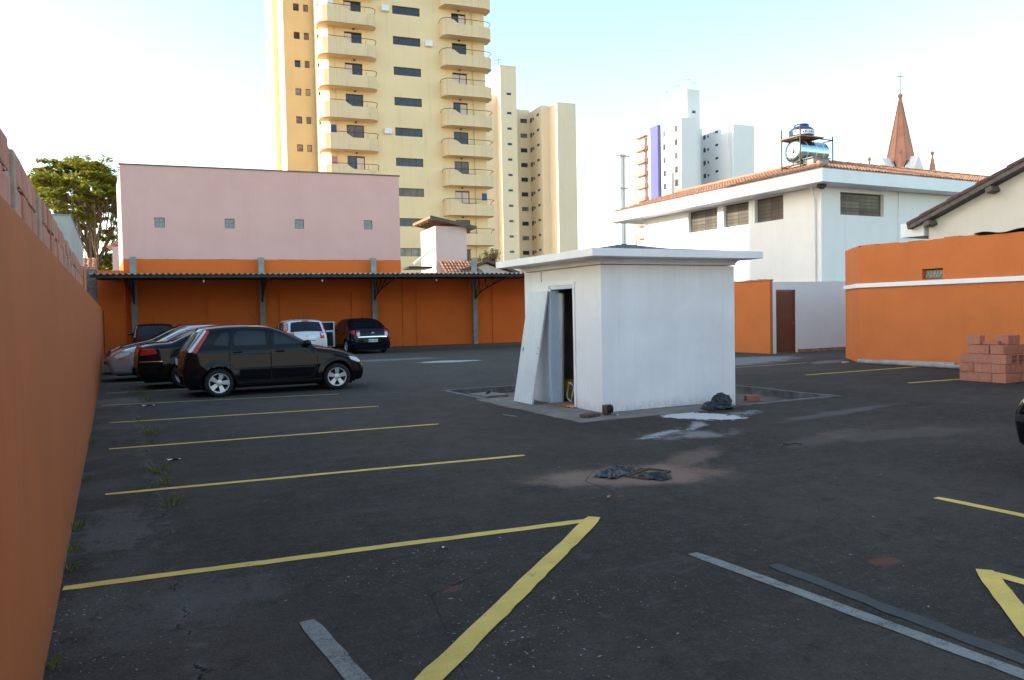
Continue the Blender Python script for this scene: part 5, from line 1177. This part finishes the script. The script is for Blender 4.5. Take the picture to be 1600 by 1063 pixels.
# ================================================================== loose things on the ground
# hollow clay brick stack
BX, BY = 16.03, 9.60
bk = MB(); bk.panel(.185, 0, .185, .28, [(.018, .086, .018, .086), (.099, .167, .018, .086), (.018, .086, .099, .167), (.099, .167, .099, .167)]); bkm = bk.mesh('clay_brick', M['brick'], bevel=0)
bf = MB().box(0, .185, 0, .28, 0, .185).mesh('clay_brick', M['brick'], bevel=.006)
rg = random.Random(31); GB = 'hollow clay bricks in the stack by the orange annex'
def brick(x, y, z, rz, label, solid=True, tilt=(0, 0), grp=GB):
    o = link('clay_brick', bf if solid else bkm, loc=(x, y, z)); o.rotation_euler = (tilt[0], tilt[1], R_(rz)); tag(o, label, 'brick', grp); return o
lay = [(0, 0, 4, 5), (0, -.02, 4, 5), (.0, -.05, 4, 4), (.03, .02, 3, 4), (.10, .03, 1, 1)]
for L_, (ox, oy, ny, nx) in enumerate(lay[:4]):
    for j in range(ny):
        for i in range(nx):
            if 0 < i < nx-1 and 0 < j < ny-1: continue
            turn = (L_+i+j) % 3 == 0 and False
            x = BX+ox+i*.194+rg.uniform(-.012, .012)+(.012*L_); y = BY+oy+j*.20+rg.uniform(-.018, .018)+(.02*L_)
            cn = ['bottom', 'second', 'middle', 'fourth'][L_]; od = ['first', 'second', 'third', 'fourth', 'fifth']
            lab = f'corner brick nearest the camera in the {cn} course of the brick stack' if i == j == 0 else (f'{od[j]} brick back from the near corner, left face, {cn} course of the stack' if i == 0 else (f'{od[i]} brick right of the near corner, front face, {cn} course of the stack' if j == 0 else f'hollow clay brick at the back of the {cn} course of the stack'))
            if j == 0 or j == ny-1: o = brick(x, y-(.085 if j == 0 else 0), .192*L_+.002, rg.uniform(-5, 5), lab, solid=not (j == 0 and rg.random() < .12))
            else: o = brick(x, y, .192*L_+.002, rg.uniform(-5, 5), lab)
brick(BX+.09, BY+.50, .771, 1, 'single brick standing on the left end of the top of the stack', grp=None)
brick(BX+.34, BY+.06, .771, 3, 'left brick of the pair on top of the stack', grp=None); brick(BX+.53, BY+.05, .771, -1, 'right brick of the pair on top of the stack', grp=None)
for i, (z, l, w_, lab) in enumerate(((.771, .30, .05, 'broken flat piece of brick lying in the gap on top of the stack'), (.815, .2, .03, 'small brick shard perched on the broken piece on the stack'))):
    o = tag(MB().box(0, .16, 0, l, 0, w_).build('brick_shard', M['brick'], bevel=.005), lab, 'brick shard'); o.location = (BX+.20, BY+.18, z); o.rotation_euler = (.02, .03, .2)
for i in range(3):
    for L_ in range(3): brick(BX+.98+.05+i*.195, BY-.10+(.02*L_), .192*L_+.002, rg.uniform(-2, 2), 'red hollow clay brick in the lower pile at the right of the stack', grp='bricks in the lower right pile')

def pole_(name, label, p, q, r0, r1):
    b = MB(); b.tube([p, q], r0, 14, r1); o = b.build(name, M['concrete'], smooth=True); return tag(o, label, 'concrete post')
pole_('concrete_pole', 'round concrete pole lying along the foot of the orange annex, nearer one', (18.66, 15.15, .065), (18.60, 10.9, .06), .065, .055)
pole_('concrete_pole', 'shorter concrete pole lying between the nearer pole and the orange annex', (18.83, 14.55, .07), (18.81, 12.4, .10), .06, .055)
o = tag(MB().box(-.1, .1, -.05, .05, 0, .04).build('rubble_piece', M['concrete_l'], bevel=.012), 'bit of pale rubble at the left end of the lying poles', 'rubble'); o.location = (18.55, 15.5, .002)

# bin bags
from mathutils import noise as mn
def blob(name, label, loc, rx, ry, rz_, seed, flat=.0, amp=.15, fq=1.5):
    bm = bmesh.new(); bmesh.ops.create_icosphere(bm, subdivisions=6, radius=1); off = Vector((seed*7.3, seed*3.1, seed*1.7))
    for v in bm.verts:
        n = v.co.copy(); p = n*fq+off; wv = Vector((mn.noise(p*.7), mn.noise(p*.7+Vector((5, 5, 5))), mn.noise(p*.7+Vector((9, 1, 4)))))
        q = Vector((p.x*1.0, p.y*1.0, p.z*.55))+wv*1.4
        rdg = 1-abs(mn.noise(q))*2.2; rd2 = 1-abs(mn.noise(q*2.3+off))*2
        s = .86+amp*max(0, rdg)**2+amp*.22*max(0, rd2)**2+.20*mn.noise(n*.9+off)
        z = n.z*s*rz_; z = max(z, -flat*rz_); spread = 1+.22*max(0, .25-n.z)
        v.co = (n.x*s*rx*spread, n.y*s*ry*spread, z+flat*rz_)
    for f in bm.faces: f.smooth = True
    me = bpy.data.meshes.new(name); bm.to_mesh(me); bm.free(); me.materials.append(M['bag']); o = link(name, me, loc=loc); return tag(o, label, 'bin bag')
def sheet(name, label, loc, lx, ly, seed, h=.05, rz=0):
    off = Vector((seed*3.7, seed*1.9, 0)); n, m = 60, 36; rows = []
    for i in range(n):
        r = []
        for j in range(m):
            u, w_ = i/(n-1)*2-1, j/(m-1)*2-1; p = Vector((u*lx*7, w_*ly*7, 0))+off; q = p+Vector((mn.noise(p*.6), mn.noise(p*.6+Vector((4, 4, 4))), 0))*1.6
            z = h*(max(0, 1-abs(mn.noise(q))*2.4)**1.5+.15*max(0, 1-abs(mn.noise(q*2.1))*2.2)**2); ed = 1-max(abs(u), abs(w_))**6
            r.append((u*lx*(1+.18*mn.noise(Vector((w_*2.2+seed, u*1.5, 2)))), w_*ly*(1+.35*mn.noise(Vector((u*2.4, seed, w_)))), .004+z*ed+.012*(1-ed)*max(0, mn.noise(q*1.3))))
        rows.append(r)
    b = MB(); b.grid(rows); o = b.build(name, M['bag'], smooth=True); o.location = loc; o.rotation_euler = (0, 0, rz); return tag(o, label, 'plastic bag')
o = blob('rubbish_bag', 'full black bin bag slumped by the right corner of the hut', (8.74, 9.82, .0), .30, .22, .085, 5, .5)
neck = blob('bag_top', 'x', (0, 0, 0), .16, .15, .115, 8, .6, .2); neck.parent = o; neck.location = (.13, .05, .05); del neck['label']; del neck['category']
sheet('plastic_sheet', 'crumpled black plastic sheet lying flat over the drain grate', (4.47, 6.52, .010), .13, .27, 12, .035, R_(-62))
sheet('torn_bag', 'small crumpled black plastic bag at the right end of the drain', (4.66, 6.14, .006), .09, .15, 15, .055, .4)
t = thing('drain_grate', 'rusty drain grate under the crumpled black plastic in the sandy patch', 'drain', (4.60, 6.53, .003), 24)
b = MB(); b.panel(.46, 0, .26, .016, [(.02, .44, .02, .24)], Matrix.Translation((-.23, -.13, .016)) @ Matrix.Rotation(R_(-90), 4, 'X') @ Matrix.Translation((0, 0, -.26))); b.build('frame', M['rust'], t)
for i in range(9): link('bar', MB().box(-.008, .008, -.115, .115, 0, .012).mesh('bar', M['rust']) if i == 0 else bpy.data.meshes['bar'], t, loc=(-.18+.046*i, 0, .001))
o = thing('wire_twist', 'thin dark twist of wire lying on the asphalt right of the sand', 'wire', (6.9, 6.67, .01))
b = MB(); b.tube([(.12*math.cos(a_*.8)+.02*a_, .05*math.sin(a_*1.3), .01+.012*math.sin(2*a_)**2) for a_ in [i*.45 for i in range(20)]], .006, 5); b.build('strand', M['black'], o)

# small things in and round the sunken bed
t = thing('inspection_cover', 'concrete inspection cover with a black lifting knob in the sunken bed', 'drain cover', (6.78, 14.42, -.12), 8)
b = MB(); b.box(-.28, .28, -.34, .34, 0, .11); b.build('slab', M['landing'], t, bevel=.012)
b = MB(); b.tube([(-.03, 0, .11), (.0, 0, .17), (.05, .01, .15)], .03, 7); b.build('knob', M['black'], t)
o = brick(10.85, 11.0, -.125, 62, 'orange brick lying alone in the dirt right of the hut', False, grp=None); o.scale = (1, .9, .55)
for x, y, r, lab in ((10.6, 10.35, .07, 'brown clod of earth near the front kerb right of the hut'), (11.1, 10.25, .05, 'small dark stone by the front kerb corner of the bed')):
    b_ = blob('clod', lab, (x, y, -.13), r, r*.8, r*.6, 3, .4); b_.data.materials[0] = M['dirt']; b_['category'] = 'clod'
t = thing('anchor_stub', 'charred square metal stub with chains standing before the hut corner', 'metal stub', (6.84, 10.20, .008), 20)
b = MB(); b.panel(.12, 0, .16, .012, []); b.box(-.06, .06, -.05, .05, 0, .16); b.v = [(x, y, z) for x, y, z in b.v]; b.build('stub', M['rust'], t, bevel=.012)
b = MB()
for i in range(5): b.tube([(-.06+.03*i, -.056, .155), (-.055+.03*i, -.075, .10), (-.06+.03*i, -.062, .03+.02*(i % 2))], .012, 5)
b.build('chain', M['black'], t)
o = tag(MB().box(-.16, .16, -.09, .09, 0, .055).build('flat_stone', M['rust'], bevel=.014), 'flat reddish stone slab on the landing before the hut', 'stone'); o.location = (6.52, 10.18, .008); o.rotation_euler = (0, 0, .35)
def scrap(x, y, s, rz, lab): 
    b = MB(); b.grid([[(s*i/3, s*.5*j/2, .006+.012*math.sin(i*1.3+j)) for j in range(3)] for i in range(4)]); o = b.build('paper_scrap', M['paper'], smooth=True); o.location = (x, y, .004); o.rotation_euler = (0, 0, rz); tag(o, lab, 'paper scrap')
scrap(.52, 9.86, .16, .3, 'white paper scrap beside the crack on the left'); scrap(.45, 16.4, .22, .1, 'pale paper scrap near the wall before the hatchback')
scrap(6.95, 10.05, .14, .8, 'white scrap lying on the landing by the hut corner'); scrap(2.0, 5.05, .05, .4, 'tiny white scrap inside the long yellow V')
def leaf_(x, y, lab):
    b = MB(); b.grid([[(.03*i, .02*(j-1)*(1-abs(i-1.5)/2.2), .006+.01*abs(j-1)) for j in range(3)] for i in range(4)]); o = b.build('dry_leaf', M['amberlamp'] if False else M['tile']); o.location = (x, y, .004); o.rotation_euler = (0, 0, x); tag(o, lab, 'leaf')
leaf_(3.86, 5.72, 'dry orange leaf on the asphalt before the sandy patch')

# weeds
def tuft(x, y, r, n, h, lab, seed):
    rg_ = random.Random(seed); v, f = [], []
    for i in range(int(n*.6)):
        a, q = rg_.uniform(0, 6.283), r*rg_.random()**.7; bx, by = q*math.cos(a), q*math.sin(a)*1.6; d = Vector((math.cos(a+rg_.gauss(0, .7)), math.sin(a+rg_.gauss(0, .7)), 0)); hh = h*rg_.uniform(.4, 1.1); s = Vector((-d.y, d.x, 0))*rg_.uniform(.004, .008); p = Vector((bx, by, 0)); k0 = len(v)
        m_ = p+d*hh*.35+Vector((0, 0, hh*.65)); e = p+d*hh*.9+Vector((0, 0, hh*.75)); v += [p-s, p+s, m_+s*.8, m_-s*.8, e]; f += [(k0, k0+1, k0+2, k0+3), (k0+3, k0+2, k0+4)]
    me = bpy.data.meshes.new('weed_tuft'); me.from_pydata(v, [], f); me.materials.append(M['grass']); o = link('weed_tuft', me, loc=(x, y, 0)); tag(o, lab, 'weed', 'weeds growing in the cracks')
tuft(.38, 18.9, .20, 90, .22, 'largest weed clump, behind the first line before the black hatchback', 1); tuft(.55, 17.7, .16, 50, .12, 'low weed patch just in front of the largest clump', 2)
tuft(.34, 14.15, .07, 20, .08, 'tiny weed on the yellow line in front of the hatchback', 3); tuft(.42, 12.4, .13, 60, .14, 'weed tuft between the third and fourth yellow lines', 4)
tuft(.34, 11.4, .06, 16, .07, 'tiny weed beside the crack at the fourth line', 5); tuft(.38, 9.3, .12, 55, .13, 'weed tuft beside the white paper scrap on the crack', 6); tuft(.42, 8.6, .08, 40, .11, 'small weed just beyond the third yellow line', 7)
tuft(.40, 7.55, .10, 45, .11, 'weed tuft on the crack nearest to the camera', 8)
for i, (y, r, h) in enumerate(((7.05, .05, .16), (5.9, .04, .08), (6.4, .04, .07), (11.9, .05, .12), (4.3, .03, .06), (9.2, .04, .08))): tuft(-.31, y, r, 26, h, ['tallest weed at the foot of the left wall', 'short weed at the wall foot near the long yellow line', 'low weed at the wall foot before the tallest one', 'weed at the wall foot by the fourth yellow line', 'tiny weed at the wall foot nearest the camera', 'small weed at the wall foot before the third line'][i], 20+i)
